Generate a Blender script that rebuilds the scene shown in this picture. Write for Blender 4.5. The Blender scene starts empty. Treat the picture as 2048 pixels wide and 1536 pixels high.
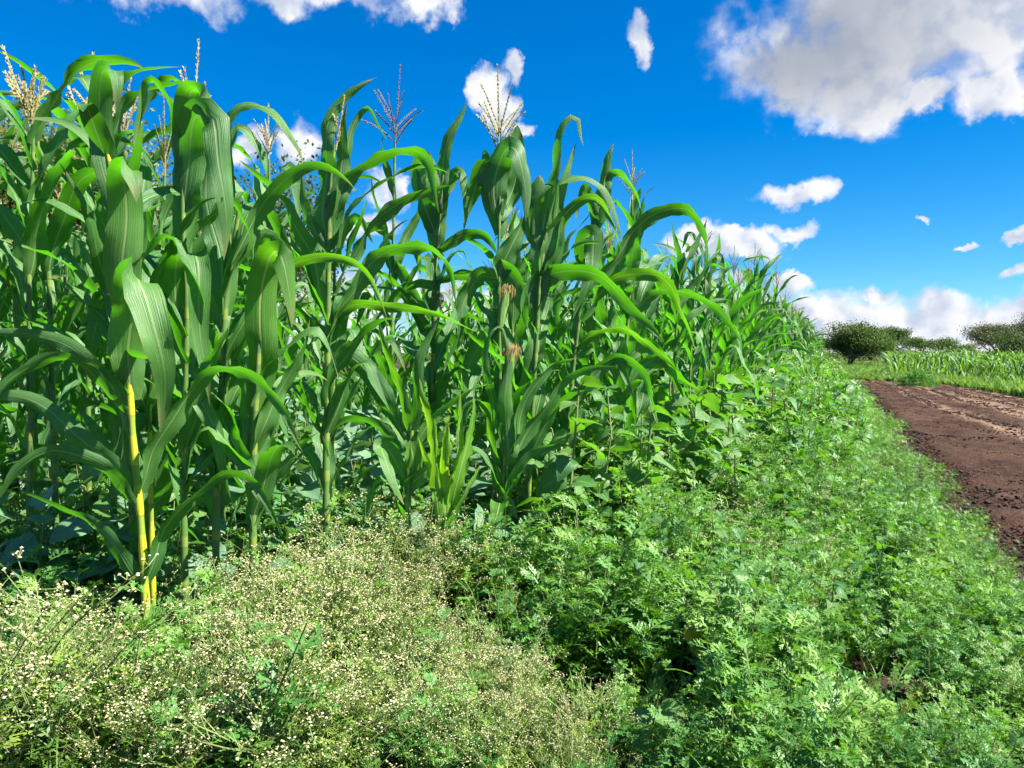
import bpy, math, random
import numpy as np
from mathutils import Vector, Matrix

# ------------------------------------------------------------------ scene, camera, sky, sun, exposure
S = bpy.context.scene
COL = S.collection
EYE = 1.2
FPX = 1540.0                      # focal length in pixels of a 2048 px wide picture
TILT = math.atan(63 / FPX)
cam_d = bpy.data.cameras.new('camera'); cam = bpy.data.objects.new('camera', cam_d); COL.objects.link(cam)
cam.location = (0, 0, EYE); cam.rotation_euler = (math.radians(90) - TILT, 0, 0)
cam_d.sensor_width = 36; cam_d.lens = 36 * FPX / 2048; cam_d.clip_end = 5000; cam_d.clip_start = 0.05
S.camera = cam
S.view_settings.view_transform = 'Standard'; S.view_settings.look = 'None'
S.view_settings.gamma = 1; S.view_settings.exposure = 1.72
S.cycles.use_adaptive_sampling = True; S.cycles.adaptive_threshold = 0.02; S.cycles.adaptive_min_samples = 16
S.cycles.max_bounces = 5; S.cycles.transparent_max_bounces = 8; S.cycles.transmission_bounces = 6
S.cycles.diffuse_bounces = 3; S.cycles.glossy_bounces = 3

SUN_EL = math.radians(50); SUN_AZ = math.radians(108)      # azimuth clockwise from +Y (the view direction)
sdir = Vector((math.cos(SUN_EL) * math.sin(SUN_AZ), math.cos(SUN_EL) * math.cos(SUN_AZ), math.sin(SUN_EL)))
sun_d = bpy.data.lights.new('sun', 'SUN'); sun_d.energy = 5.0; sun_d.angle = math.radians(0.5); sun_d.color = (1, 0.95, 0.86)
sun = bpy.data.objects.new('sun', sun_d); COL.objects.link(sun)
sun.rotation_euler = (-sdir).to_track_quat('-Z', 'Y').to_euler(); sun.location = (8, -6, 14)

def ray(px, py):
    x = (px - 1024) / FPX; y = (768 - py) / FPX
    return np.array([x, math.cos(TILT) + y * math.sin(TILT), -math.sin(TILT) + y * math.cos(TILT)])
def at(px, py, depth):            # the point that lies `depth` metres ahead along a sight line
    r = ray(px, py); return np.array([0, 0, EYE]) + r * (depth / r[1])

# ---- world: Nishita sky with cumulus
W = bpy.data.worlds.new('World'); S.world = W; W.use_nodes = True
wn, wl = W.node_tree.nodes, W.node_tree.links
wn.clear()
def N(nt, t, **k):
    n = nt.nodes.new(t)
    for a, b in k.items(): setattr(n, a, b)
    return n
def math_n(nt, op, a, b=None, clamp=False):
    n = N(nt, 'ShaderNodeMath', operation=op, use_clamp=clamp)
    for i, v in enumerate((a, b)):
        if v is None: continue
        if isinstance(v, (int, float)): n.inputs[i].default_value = v
        else: nt.links.new(v, n.inputs[i])
    return n.outputs[0]
def vmath(nt, op, a, b=None, scale=None):
    n = N(nt, 'ShaderNodeVectorMath', operation=op)
    for i, v in enumerate((a, b)):
        if v is None: continue
        if isinstance(v, (tuple, list)): n.inputs[i].default_value = v
        else: nt.links.new(v, n.inputs[i])
    if op == 'MULTIPLY_ADD': n.inputs[2].default_value = (1, 1, 1)
    if scale is not None: n.inputs['Scale'].default_value = scale
    return n.outputs['Value'] if op in ('LENGTH', 'DOT_PRODUCT') else n.outputs[0]
def smooth(nt, x, lo, hi, a=0.0, b=1.0):
    n = N(nt, 'ShaderNodeMapRange', interpolation_type='SMOOTHSTEP'); nt.links.new(x, n.inputs[0])
    for i, v in enumerate((lo, hi, a, b)): n.inputs[i + 1].default_value = v
    return n.outputs[0]
def mixc(nt, f, a, b, blend='MIX'):
    n = N(nt, 'ShaderNodeMix', data_type='RGBA', blend_type=blend)
    for i, v in ((0, f), (6, a), (7, b)):
        if isinstance(v, (int, float)): n.inputs[i].default_value = v
        elif isinstance(v, (tuple, list)): n.inputs[i].default_value = (*v, 1)
        else: nt.links.new(v, n.inputs[i])
    return n.outputs[2]

def azel(px, py):
    r = ray(px, py); r = r / np.linalg.norm(r)
    return math.atan2(r[0], r[1]), math.asin(r[2])
# clouds of the picture: centre, half axes (px), tilt, strength ; z = grey of the base
CLOUDS = [(300, -32, 190, 62, 0), (620, -40, 250, 62, 0), (850, -30, 120, 55, 0),
          (1278, 82, 34, 62, -20), (978, 165, 38, 62, 8), (1004, 218, 46, 44, 0), (1016, 135, 30, 36, 0), (1046, 240, 28, 26, 0),
          (1920, 20, 470, 200, 0), (1660, 120, 260, 110, 4), (1700, 190, 200, 80, 0), (1990, 190, 110, 52, 0), (1850, 195, 80, 32, 0),
          (1585, 378, 105, 34, 14), (1510, 482, 80, 42, 0), (1400, 480, 95, 38, 0), (1600, 452, 70, 26, 5), (1440, 505, 120, 22, 0),
          (1580, 553, 85, 30, 3), (1765, 588, 60, 24, 0), (1822, 438, 26, 11, 5), (1932, 481, 32, 12, 5), (2040, 474, 36, 16, 0), (2045, 542, 40, 20, 0),
          (1520, 625, 150, 90, 0), (1640, 632, 100, 66, 0), (1590, 600, 60, 36, 0), (1740, 660, 150, 62, 0), (1860, 640, 150, 70, 0), (2000, 640, 150, 72, 0), (2150, 640, 200, 80, 0), (1800, 705, 700, 55, 0), (500, 700, 900, 60, 0),
          (610, 285, 72, 60, 0), (495, 300, 60, 40, 0), (770, 375, 60, 46, 0), (735, 450, 85, 36, 0), (700, 610, 260, 90, 0), (1000, 620, 260, 70, 0), (1260, 630, 260, 80, 0)]
def noise(nt, vec, scale, detail, rough=0.55, lac=2.0, dist=0.0, out=0, dim='3D'):
    n = N(nt, 'ShaderNodeTexNoise', noise_dimensions=dim); n.inputs['Scale'].default_value = scale; n.inputs['Detail'].default_value = detail
    n.inputs['Roughness'].default_value = rough; n.inputs['Lacunarity'].default_value = lac; n.inputs['Distortion'].default_value = dist
    if vec is not None: nt.links.new(vec, n.inputs['Vector'])
    return n.outputs[out]
nt = W.node_tree
tc = N(nt, 'ShaderNodeTexCoord'); sx = N(nt, 'ShaderNodeSeparateXYZ'); nt.links.new(tc.outputs['Generated'], sx.inputs[0])
az_s = math_n(nt, 'ARCTAN2', sx.outputs[0], sx.outputs[1]); el_s = math_n(nt, 'ARCSINE', sx.outputs[2])
cx = N(nt, 'ShaderNodeCombineXYZ'); nt.links.new(az_s, cx.inputs[0]); nt.links.new(el_s, cx.inputs[1]); P0 = cx.outputs[0]
w1 = vmath(nt, 'SCALE', vmath(nt, 'SUBTRACT', noise(nt, P0, 11.0, 5, 0.6, out=1, dim='2D'), (.5, .5, .5)), scale=0.085)
pw = vmath(nt, 'ADD', P0, w1)
acc = None
for i, c in enumerate(CLOUDS):
    az, el = azel(c[0], c[1]); rx, ry = 0.80 * c[2] / FPX, 0.80 * c[3] / FPX
    m = N(nt, 'ShaderNodeVectorMath', operation='MULTIPLY_ADD'); nt.links.new(pw, m.inputs[0])
    m.inputs[1].default_value = (1 / rx, 1 / ry, 0); m.inputs[2].default_value = (-az / rx, -el / ry, 0)
    v = vmath(nt, 'LENGTH', m.outputs[0])
    acc = v if acc is None else math_n(nt, 'MINIMUM', acc, v)
    if i % 7 == 6: pw = vmath(nt, 'ADD', pw, math_n(nt, 'SUBTRACT', acc, acc))     # keeps the evaluation in sequence
base = math_n(nt, 'SUBTRACT', 1.0, acc)
def lumps(vec):                   # rounded cauliflower relief plus fine wisps
    v = N(nt, 'ShaderNodeTexVoronoi', voronoi_dimensions='2D', feature='SMOOTH_F1'); v.inputs['Scale'].default_value = 26; v.inputs['Detail'].default_value = 1.2
    v.inputs['Roughness'].default_value = 0.5; v.inputs['Smoothness'].default_value = 0.7; v.normalize = True; nt.links.new(vec, v.inputs['Vector'])
    return math_n(nt, 'SUBTRACT', 1.0, v.outputs['Distance'])
l0 = lumps(pw); l1 = lumps(vmath(nt, 'ADD', pw, (0.010, 0.014, 0)))
fb = noise(nt, P0, 17.0, 6, 0.5, dim='2D'); fo_ = noise(nt, vmath(nt, 'ADD', P0, (0.012, 0.02, 0)), 17.0, 2, 0.5, dim='2D')
d0 = math_n(nt, 'ADD', base, math_n(nt, 'ADD', math_n(nt, 'MULTIPLY', math_n(nt, 'SUBTRACT', fb, 0.5), 1.05), math_n(nt, 'MULTIPLY', math_n(nt, 'SUBTRACT', l0, 0.62), 0.6)))
alpha = math_n(nt, 'MULTIPLY', smooth(nt, d0, -0.08, 0.62), smooth(nt, math_n(nt, 'ADD', base, math_n(nt, 'MULTIPLY', fb, 0.3)), 0.0, 0.25))
relief = math_n(nt, 'ADD', math_n(nt, 'SUBTRACT', fb, fo_), math_n(nt, 'MULTIPLY', math_n(nt, 'SUBTRACT', l0, l1), 0.8))
thick = smooth(nt, d0, 0.5, 1.2)
lit = math_n(nt, 'ADD', smooth(nt, relief, -0.30, 0.22), math_n(nt, 'MULTIPLY', thick, -0.28), clamp=True)
cloudc = mixc(nt, lit, (0.58, 0.65, 0.80), (1.0, 1.0, 1.03))
# the broad cloud overhead shows its grey underside; its sunlit flank is to the right
big = math_n(nt, 'MULTIPLY', math_n(nt, 'MULTIPLY', smooth(nt, el_s, 0.20, 0.34), smooth(nt, az_s, 0.14, 0.26)), smooth(nt, math_n(nt, 'SUBTRACT', az_s, math_n(nt, 'MULTIPLY', el_s, 0.35)), 0.56, 0.24))
cloudc = mixc(nt, math_n(nt, 'MULTIPLY', math_n(nt, 'MULTIPLY', big, smooth(nt, base, 0.0, 0.40)), 0.9), cloudc, mixc(nt, fb, (0.30, 0.34, 0.42), (0.44, 0.48, 0.56)))
sky = N(nt, 'ShaderNodeTexSky', sky_type='NISHITA'); sky.sun_disc = False
sky.sun_elevation = SUN_EL; sky.sun_rotation = SUN_AZ; sky.altitude = 900; sky.air_density = 1.0; sky.dust_density = 0.3; sky.ozone_density = 2.5
hs = N(nt, 'ShaderNodeHueSaturation'); hs.inputs['Saturation'].default_value = 1.55; hs.inputs['Value'].default_value = 1.0
nt.links.new(sky.outputs[0], hs.inputs['Color'])
skyc = mixc(nt, 1.0, hs.outputs[0], (0.46, 1.04, 1.36), 'MULTIPLY')
soft = vmath(nt, 'DIVIDE', skyc, vmath(nt, 'MULTIPLY_ADD', skyc, (0.0, 0.05, 0.04)))
SKY_STRENGTH = 0.05
cloud_rad = vmath(nt, 'SCALE', cloudc, scale=0.32 / SKY_STRENGTH)
final = mixc(nt, alpha, soft, cloud_rad)
bg = N(nt, 'ShaderNodeBackground'); bg.inputs[1].default_value = SKY_STRENGTH
nt.links.new(final, bg.inputs[0])
# beyond the picture the same broken cumulus goes on, from plain noise
fn = noise(nt, P0, 6.0, 5, 0.55, dim='2D'); fn2 = noise(nt, vmath(nt, 'ADD', P0, (0.02, 0.03, 0)), 6.0, 3, 0.55, dim='2D')
fd = math_n(nt, 'ADD', fn, smooth(nt, el_s, 0.03, 0.12, 0.16, 0.0))
fcol = mixc(nt, smooth(nt, math_n(nt, 'SUBTRACT', fn, fn2), -0.10, 0.08), (0.58, 0.65, 0.80), (1.0, 1.0, 1.03))
ffin = mixc(nt, smooth(nt, fd, 0.60, 0.70), soft, vmath(nt, 'SCALE', fcol, scale=0.32 / SKY_STRENGTH))
bg2 = N(nt, 'ShaderNodeBackground'); bg2.inputs[1].default_value = SKY_STRENGTH; nt.links.new(ffin, bg2.inputs[0])
side = math_n(nt, 'MAXIMUM', smooth(nt, math_n(nt, 'ABSOLUTE', az_s), 0.70, 0.85), smooth(nt, el_s, 0.48, 0.58))
mxw = N(nt, 'ShaderNodeMixShader'); nt.links.new(side, mxw.inputs[0]); nt.links.new(bg.outputs[0], mxw.inputs[1]); nt.links.new(bg2.outputs[0], mxw.inputs[2])
wo = N(nt, 'ShaderNodeOutputWorld'); nt.links.new(mxw.outputs[0], wo.inputs[0])
W.cycles.sampling_method = 'MANUAL'; W.cycles.sample_map_resolution = 512

# ------------------------------------------------------------------ helpers
ONES = 'first second third fourth fifth sixth seventh eighth ninth tenth eleventh twelfth thirteenth fourteenth fifteenth sixteenth seventeenth eighteenth nineteenth twentieth'.split()
def nth(k):
    if k < 20: return ONES[k]
    t = 'twenty thirty forty fifty sixty seventy eighty ninety'.split()[(k + 1) // 10 - 2]
    return (t[:-1] + 'ieth') if (k + 1) % 10 == 0 else t + '-' + ONES[(k + 1) % 10 - 1]
def by_place(roots, text):        # roots: [(key, object)]; text has {} for the ordinal
    for k, (_, o) in enumerate(sorted(roots, key=lambda r: r[0])): o['label'] = text.format(nth(k))
def tag(o, label=None, cat=None, group=None, kind=None):
    for k, v in (('label', label), ('category', cat), ('group', group), ('kind', kind)):
        if v: o[k] = v
    return o
def empty(name, loc, rz=0.0):
    o = bpy.data.objects.new(name, None); COL.objects.link(o); o.location = loc; o.rotation_euler = (0, 0, rz)
    o.empty_display_size = 0.1
    return o
class MB:
    """collects pieces of mesh with uv and a material slot"""
    def __init__(s): s.v = []; s.f = []; s.uv = []; s.mi = []; s.n = 0
    def add(s, V, F, UV=None, mi=0, M=None):
        V = np.asarray(V, float).reshape(-1, 3)
        if M is not None: V = V @ M[:3, :3].T + M[:3, 3]
        s.v.append(V); F = np.asarray(F, int)
        s.f.extend((F + s.n).tolist()); s.mi.extend([mi] * len(F))
        s.uv.append(np.zeros((len(V), 2)) if UV is None else np.asarray(UV, float)); s.n += len(V)
    def data(s, name, mats, smooth=True):
        me = bpy.data.meshes.new(name)
        V = np.concatenate(s.v); me.from_pydata(V.tolist(), [], s.f)
        uv = np.concatenate(s.uv); l = me.uv_layers.new(name='UVMap')
        idx = np.empty(len(me.loops), dtype=np.int32); me.loops.foreach_get('vertex_index', idx)
        l.data.foreach_set('uv', uv[idx].astype(np.float32).ravel())
        for m in (mats if isinstance(mats, (list, tuple)) else [mats]): me.materials.append(m)
        me.polygons.foreach_set('material_index', np.array(s.mi, dtype=np.int32))
        me.polygons.foreach_set('use_smooth', np.full(len(s.mi), smooth))
        me.update(); return me
    def obj(s, name, mats, parent=None, smooth=True, link=True):
        o = bpy.data.objects.new(name, s.data(name, mats, smooth))
        if link: COL.objects.link(o)
        if parent: o.parent = parent
        return o
def nrm(v): return v / (np.linalg.norm(v, axis=-1, keepdims=True) + 1e-12)
def spline(P, n):
    P = np.asarray(P, float); m = len(P)
    if m == 2: return P[0] + np.linspace(0, 1, n)[:, None] * (P[1] - P[0])
    d = np.concatenate([[0], np.cumsum(np.sqrt(np.linalg.norm(np.diff(P, axis=0), axis=1)) + 1e-6)])
    T = np.zeros_like(P)
    for i in range(m):
        a, b = max(i - 1, 0), min(i + 1, m - 1); T[i] = (P[b] - P[a]) / (d[b] - d[a])
    out = []
    for t in np.linspace(0, d[-1], n * 3):
        i = min(np.searchsorted(d, t, 'right') - 1, m - 2); h = d[i + 1] - d[i]; u = (t - d[i]) / h
        out.append((2*u**3-3*u*u+1)*P[i] + (u**3-2*u*u+u)*h*T[i] + (-2*u**3+3*u*u)*P[i+1] + (u**3-u*u)*h*T[i+1])
    out = np.array(out); L = np.concatenate([[0], np.cumsum(np.linalg.norm(np.diff(out, axis=0), axis=1))])
    s = np.linspace(0, L[-1], n); return np.stack([np.interp(s, L, out[:, k]) for k in range(3)], 1)
def tube(P, R, k=6, cap=False):
    P = np.asarray(P, float); n = len(P); R = np.broadcast_to(np.asarray(R, float), (n,))
    T = nrm(np.gradient(P, axis=0)); a = np.array([0.3, 0.9, 0.2]); 
    if abs(T[0] @ a) > 0.9: a = np.array([1, 0, 0.])
    V = np.zeros((n, k, 3)); UV = np.zeros((n, k, 2)); s = nrm(np.cross(T[0], a))
    th = np.arange(k) / k * 2 * math.pi
    for i in range(n):
        s = nrm(s - T[i] * (s @ T[i])); b = np.cross(T[i], s)
        V[i] = P[i] + R[i] * (np.cos(th)[:, None] * s + np.sin(th)[:, None] * b)
        UV[i, :, 0] = np.arange(k) / k; UV[i, :, 1] = i / (n - 1)
    F = [[i*k+j, i*k+(j+1) % k, (i+1)*k+(j+1) % k, (i+1)*k+j] for i in range(n-1) for j in range(k)]
    return V.reshape(-1, 3), F, UV.reshape(-1, 2)

# ------------------------------------------------------------------ materials
def new_mat(name):
    m = bpy.data.materials.new(name); m.use_nodes = True; m.node_tree.nodes.clear(); return m, m.node_tree
def leaf_mat(name, base, thin, rough=0.42, spec=0.5, trans=0.38, vary=0.25, rib=None, stripes=0.0, mottle=6.0, hue=0.02, patch=None):
    m, nt = new_mat(name)
    oi = N(nt, 'ShaderNodeObjectInfo'); tcn = N(nt, 'ShaderNodeTexCoord')
    uv = N(nt, 'ShaderNodeSeparateXYZ'); nt.links.new(tcn.outputs['UV'], uv.inputs[0])
    nz = noise(nt, tcn.outputs['Object'], mottle, 4)
    val = math_n(nt, 'ADD', math_n(nt, 'MULTIPLY', math_n(nt, 'SUBTRACT', oi.outputs['Random'], 0.5), vary * 2), math_n(nt, 'ADD', 1.0, math_n(nt, 'MULTIPLY', math_n(nt, 'SUBTRACT', nz, 0.5), vary * 2.2)))
    hs = N(nt, 'ShaderNodeHueSaturation'); hs.inputs['Color'].default_value = (*base, 1); nt.links.new(val, hs.inputs['Value'])
    nt.links.new(math_n(nt, 'ADD', 0.5, math_n(nt, 'MULTIPLY', math_n(nt, 'SUBTRACT', oi.outputs['Random'], 0.5), -hue * 2)), hs.inputs['Hue'])
    hs2 = N(nt, 'ShaderNodeHueSaturation'); hs2.inputs['Color'].default_value = (*thin, 1); nt.links.new(val, hs2.inputs['Value'])
    c, t = hs.outputs[0], hs2.outputs[0]
    bump_h = None
    if rib:
        du = math_n(nt, 'ABSOLUTE', math_n(nt, 'SUBTRACT', uv.outputs[0], 0.5))
        rm = smooth(nt, du, 0.018, 0.045, 1.0, 0.0)
        fade = smooth(nt, uv.outputs[1], 0.55, 0.98, 1.0, 0.25)
        rm = math_n(nt, 'MULTIPLY', rm, fade)
        st = N(nt, 'ShaderNodeTexNoise'); st.inputs['Scale'].default_value = 1.0; st.inputs['Detail'].default_value = 3
        mp = N(nt, 'ShaderNodeMapping'); mp.inputs['Scale'].default_value = (30, 1.1, 1); nt.links.new(tcn.outputs['UV'], mp.inputs[0]); nt.links.new(mp.outputs[0], st.inputs['Vector'])
        sv = smooth(nt, st.outputs[0], 0.38, 0.66)
        c = mixc(nt, math_n(nt, 'MULTIPLY', sv, stripes), c, tuple(min(1, x * 1.7 + 0.02) for x in base))
        t = mixc(nt, math_n(nt, 'MULTIPLY', sv, stripes * 0.8), t, tuple(x * 0.62 for x in thin))
        c = mixc(nt, rm, c, rib); t = mixc(nt, math_n(nt, 'MULTIPLY', rm, 0.6), t, tuple(x * 0.9 for x in rib))
        ew = math_n(nt, 'MULTIPLY', smooth(nt, noise(nt, tcn.outputs['Object'], 9, 3), 0.62, 0.75), smooth(nt, du, 0.40, 0.5))
        c = mixc(nt, math_n(nt, 'MULTIPLY', ew, 0.55), c, (0.30, 0.26, 0.09))
        tip = math_n(nt, 'MULTIPLY', smooth(nt, math_n(nt, 'ADD', uv.outputs[1], math_n(nt, 'MULTIPLY', du, 0.10)), 0.90, 0.99), smooth(nt, oi.outputs['Random'], 0.25, 0.45))
        c = mixc(nt, math_n(nt, 'MULTIPLY', tip, 0.4), c, (0.34, 0.25, 0.11)); t = mixc(nt, math_n(nt, 'MULTIPLY', tip, 0.4), t, (0.3, 0.22, 0.08))
        spk = math_n(nt, 'MULTIPLY', smooth(nt, noise(nt, tcn.outputs['Object'], 140, 2), 0.72, 0.78), 0.6)
        c = mixc(nt, spk, c, (0.33, 0.30, 0.13))
        bump_h = math_n(nt, 'ADD', math_n(nt, 'MULTIPLY', sv, 0.5), math_n(nt, 'MULTIPLY', rm, -0.9))
    if patch:
        pm = smooth(nt, noise(nt, tcn.outputs['Object'], patch[1], 3), 0.55, 0.7)
        c = mixc(nt, math_n(nt, 'MULTIPLY', pm, patch[2]), c, patch[0])
    b = N(nt, 'ShaderNodeBsdfPrincipled'); nt.links.new(c, b.inputs['Base Color'])
    b.inputs['Roughness'].default_value = rough; b.inputs['Specular IOR Level'].default_value = spec
    tr = N(nt, 'ShaderNodeBsdfTranslucent'); nt.links.new(t, tr.inputs[0])
    if bump_h is not None:
        bm = N(nt, 'ShaderNodeBump'); bm.inputs['Strength'].default_value = 0.6; bm.inputs['Distance'].default_value = 0.003
        nt.links.new(bump_h, bm.inputs['Height']); nt.links.new(bm.outputs[0], b.inputs['Normal'])
    mx = N(nt, 'ShaderNodeMixShader'); mx.inputs[0].default_value = trans
    nt.links.new(b.outputs[0], mx.inputs[1]); nt.links.new(tr.outputs[0], mx.inputs[2])
    o = N(nt, 'ShaderNodeOutputMaterial'); nt.links.new(mx.outputs[0], o.inputs[0])
    return m
def plain_mat(name, c1, c2, scale=12, rough=0.7, bump=0.0, dist=0.01, spec=0.3, vary=0.0, coord='Object', stretch=(1, 1, 1)):
    m, nt = new_mat(name); tcn = N(nt, 'ShaderNodeTexCoord')
    mp = N(nt, 'ShaderNodeMapping'); mp.inputs['Scale'].default_value = stretch; nt.links.new(tcn.outputs[coord], mp.inputs[0])
    nz = noise(nt, mp.outputs[0], scale, 6); f = smooth(nt, nz, 0.32, 0.68)
    c = mixc(nt, f, c1, c2)
    if vary:
        oi = N(nt, 'ShaderNodeObjectInfo'); hs = N(nt, 'ShaderNodeHueSaturation'); nt.links.new(c, hs.inputs['Color'])
        nt.links.new(math_n(nt, 'ADD', 1 - vary, math_n(nt, 'MULTIPLY', oi.outputs['Random'], 2 * vary)), hs.inputs['Value']); c = hs.outputs[0]
    b = N(nt, 'ShaderNodeBsdfPrincipled'); nt.links.new(c, b.inputs['Base Color']); b.inputs['Roughness'].default_value = rough; b.inputs['Specular IOR Level'].default_value = spec
    if bump:
        bm = N(nt, 'ShaderNodeBump'); bm.inputs['Strength'].default_value = bump; bm.inputs['Distance'].default_value = dist
        nt.links.new(noise(nt, mp.outputs[0], scale * 3, 8, 0.65), bm.inputs['Height']); nt.links.new(bm.outputs[0], b.inputs['Normal'])
    o = N(nt, 'ShaderNodeOutputMaterial'); nt.links.new(b.outputs[0], o.inputs[0]); return m

M_leaf = leaf_mat('maize_leaf', (0.056, 0.162, 0.030), (0.105, 0.46, 0.005), rough=0.50, spec=0.65, trans=0.40, vary=0.24, rib=(0.24, 0.38, 0.13), stripes=0.6)
M_pale = leaf_mat('maize_leaf_pale', (0.070, 0.195, 0.028), (0.15, 0.48, 0.006), rough=0.45, spec=0.4, trans=0.45, vary=0.15, rib=(0.42, 0.52, 0.16), stripes=0.5)
M_shoot = leaf_mat('maize_shoot_leaf', (0.15, 0.34, 0.030), (0.32, 0.66, 0.012), rough=0.45, spec=0.4, trans=0.48, vary=0.15, rib=(0.42, 0.52, 0.16), stripes=0.5)
M_farleaf = leaf_mat('maize_leaf_far', (0.050, 0.145, 0.040), (0.10, 0.36, 0.012), rough=0.42, spec=0.6, trans=0.32, vary=0.25, rib=(0.28, 0.40, 0.16), stripes=0.2)
def stalk_mat(name, sheath, bare, share):
    """green leaf sheaths with the bare internode showing above each collar and a dark ring at the joint"""
    m, nt = new_mat(name); tcn = N(nt, 'ShaderNodeTexCoord'); sp = N(nt, 'ShaderNodeSeparateXYZ'); nt.links.new(tcn.outputs['Object'], sp.inputs[0])
    z = math_n(nt, 'ADD', sp.outputs[2], math_n(nt, 'MULTIPLY', noise(nt, tcn.outputs['Object'], 9, 2), 0.03)); f = math_n(nt, 'FRACT', math_n(nt, 'DIVIDE', z, 0.17))
    mp = N(nt, 'ShaderNodeMapping'); mp.inputs['Scale'].default_value = (160, 160, 5); nt.links.new(tcn.outputs['Object'], mp.inputs[0]); st = noise(nt, mp.outputs[0], 1.0, 3)
    bl = noise(nt, tcn.outputs['Object'], 14, 4)
    c = mixc(nt, smooth(nt, f, share, share + 0.06), bare, sheath)
    c = mixc(nt, math_n(nt, 'MULTIPLY', smooth(nt, st, 0.4, 0.7), 0.35), c, tuple(x * 0.55 for x in sheath))
    c = mixc(nt, math_n(nt, 'MULTIPLY', smooth(nt, bl, 0.55, 0.72), 0.45), c, (0.20, 0.17, 0.06))
    c = mixc(nt, math_n(nt, 'MULTIPLY', smooth(nt, f, 0.035, 0.0), 0.8), c, (0.10, 0.09, 0.03))
    b = N(nt, 'ShaderNodeBsdfPrincipled'); nt.links.new(c, b.inputs['Base Color']); b.inputs['Roughness'].default_value = 0.5; b.inputs['Specular IOR Level'].default_value = 0.4
    bm = N(nt, 'ShaderNodeBump'); bm.inputs['Strength'].default_value = 0.5; bm.inputs['Distance'].default_value = 0.002; nt.links.new(st, bm.inputs['Height']); nt.links.new(bm.outputs[0], b.inputs['Normal'])
    o = N(nt, 'ShaderNodeOutputMaterial'); nt.links.new(b.outputs[0], o.inputs[0]); return m
M_stalk = stalk_mat('maize_stalk', (0.085, 0.170, 0.035), (0.17, 0.24, 0.04), 0.22)
M_stalk_y = stalk_mat('maize_stalk_yellow', (0.22, 0.30, 0.03), (0.40, 0.40, 0.022), 0.6)
M_tassel = leaf_mat('maize_tassel', (0.44, 0.38, 0.18), (0.35, 0.30, 0.12), rough=0.7, spec=0.2, trans=0.25, vary=0.2, mottle=60, patch=((0.13, 0.07, 0.06), 45, 0.75))
M_tassel_p = leaf_mat('maize_tassel_purple', (0.20, 0.15, 0.13), (0.2, 0.15, 0.1), rough=0.7, spec=0.2, trans=0.2, vary=0.2, mottle=60, patch=((0.07, 0.03, 0.05), 60, 0.8))
M_husk = leaf_mat('ear_husk', (0.14, 0.26, 0.05), (0.22, 0.4, 0.05), rough=0.5, spec=0.4, trans=0.2, vary=0.15, rib=(0.2, 0.32, 0.08), stripes=0.7)
M_silk = plain_mat('corn_silk', (0.46, 0.36, 0.13), (0.27, 0.17, 0.06), 40, 0.6)
M_weed = leaf_mat('weed_leaf', (0.112, 0.252, 0.050), (0.20, 0.50, 0.018), rough=0.50, spec=0.45, trans=0.32, vary=0.3, hue=0.03)
M_weedy = leaf_mat('weed_leaf_yellow', (0.128, 0.225, 0.036), (0.24, 0.44, 0.02), rough=0.52, spec=0.4, trans=0.30, vary=0.32, hue=0.03)
M_weedstem = plain_mat('weed_stem', (0.11, 0.17, 0.05), (0.19, 0.21, 0.07), 20, 0.6, vary=0.2)
M_head = leaf_mat('weed_flower', (0.64, 0.59, 0.33), (0.5, 0.45, 0.22), rough=0.8, spec=0.15, trans=0.25, vary=0.12, mottle=90, patch=((0.42, 0.32, 0.16), 60, 0.5))
M_broad = leaf_mat('broad_leaf', (0.080, 0.190, 0.045), (0.16, 0.46, 0.012), rough=0.45, spec=0.6, trans=0.34, vary=0.25, rib=(0.17, 0.30, 0.10), stripes=0.1, hue=0.03)
M_glauc = leaf_mat('glaucous_leaf', (0.115, 0.230, 0.120), (0.15, 0.34, 0.06), rough=0.5, spec=0.45, trans=0.3, vary=0.2, rib=(0.2, 0.32, 0.16), stripes=0.1, hue=0.01)
M_yellow = leaf_mat('yellowed_leaf', (0.48, 0.42, 0.05), (0.5, 0.45, 0.03), rough=0.6, spec=0.3, trans=0.35, vary=0.15, mottle=25, rib=(0.5, 0.45, 0.15), stripes=0.2)
M_grass = leaf_mat('grass', (0.11, 0.22, 0.042), (0.21, 0.40, 0.03), rough=0.55, spec=0.3, trans=0.35, vary=0.3, hue=0.03)
M_straw = leaf_mat('dry_grass', (0.34, 0.29, 0.11), (0.35, 0.3, 0.08), rough=0.7, spec=0.2, trans=0.3, vary=0.25)
M_treeleaf = leaf_mat('tree_leaf', (0.095, 0.140, 0.035), (0.20, 0.28, 0.03), rough=0.5, spec=0.4, trans=0.3, vary=0.3, mottle=2.5, patch=((0.30, 0.24, 0.06), 1.6, 0.75))
M_acacia = leaf_mat('acacia_leaf', (0.085, 0.140, 0.035), (0.12, 0.22, 0.02), rough=0.65, spec=0.2, trans=0.25, vary=0.3, mottle=0.8)
M_acacia2 = leaf_mat('acacia_leaf_dull', (0.115, 0.130, 0.060), (0.12, 0.15, 0.05), rough=0.7, spec=0.2, trans=0.2, vary=0.3, mottle=0.6)
M_bark = plain_mat('bark', (0.10, 0.075, 0.055), (0.19, 0.15, 0.12), 8, 0.9, bump=0.6, dist=0.02, stretch=(3, 3, 0.6))
M_crop = leaf_mat('young_crop_leaf', (0.075, 0.190, 0.040), (0.20, 0.42, 0.02), rough=0.5, spec=0.5, trans=0.35, vary=0.35, hue=0.045)

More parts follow.
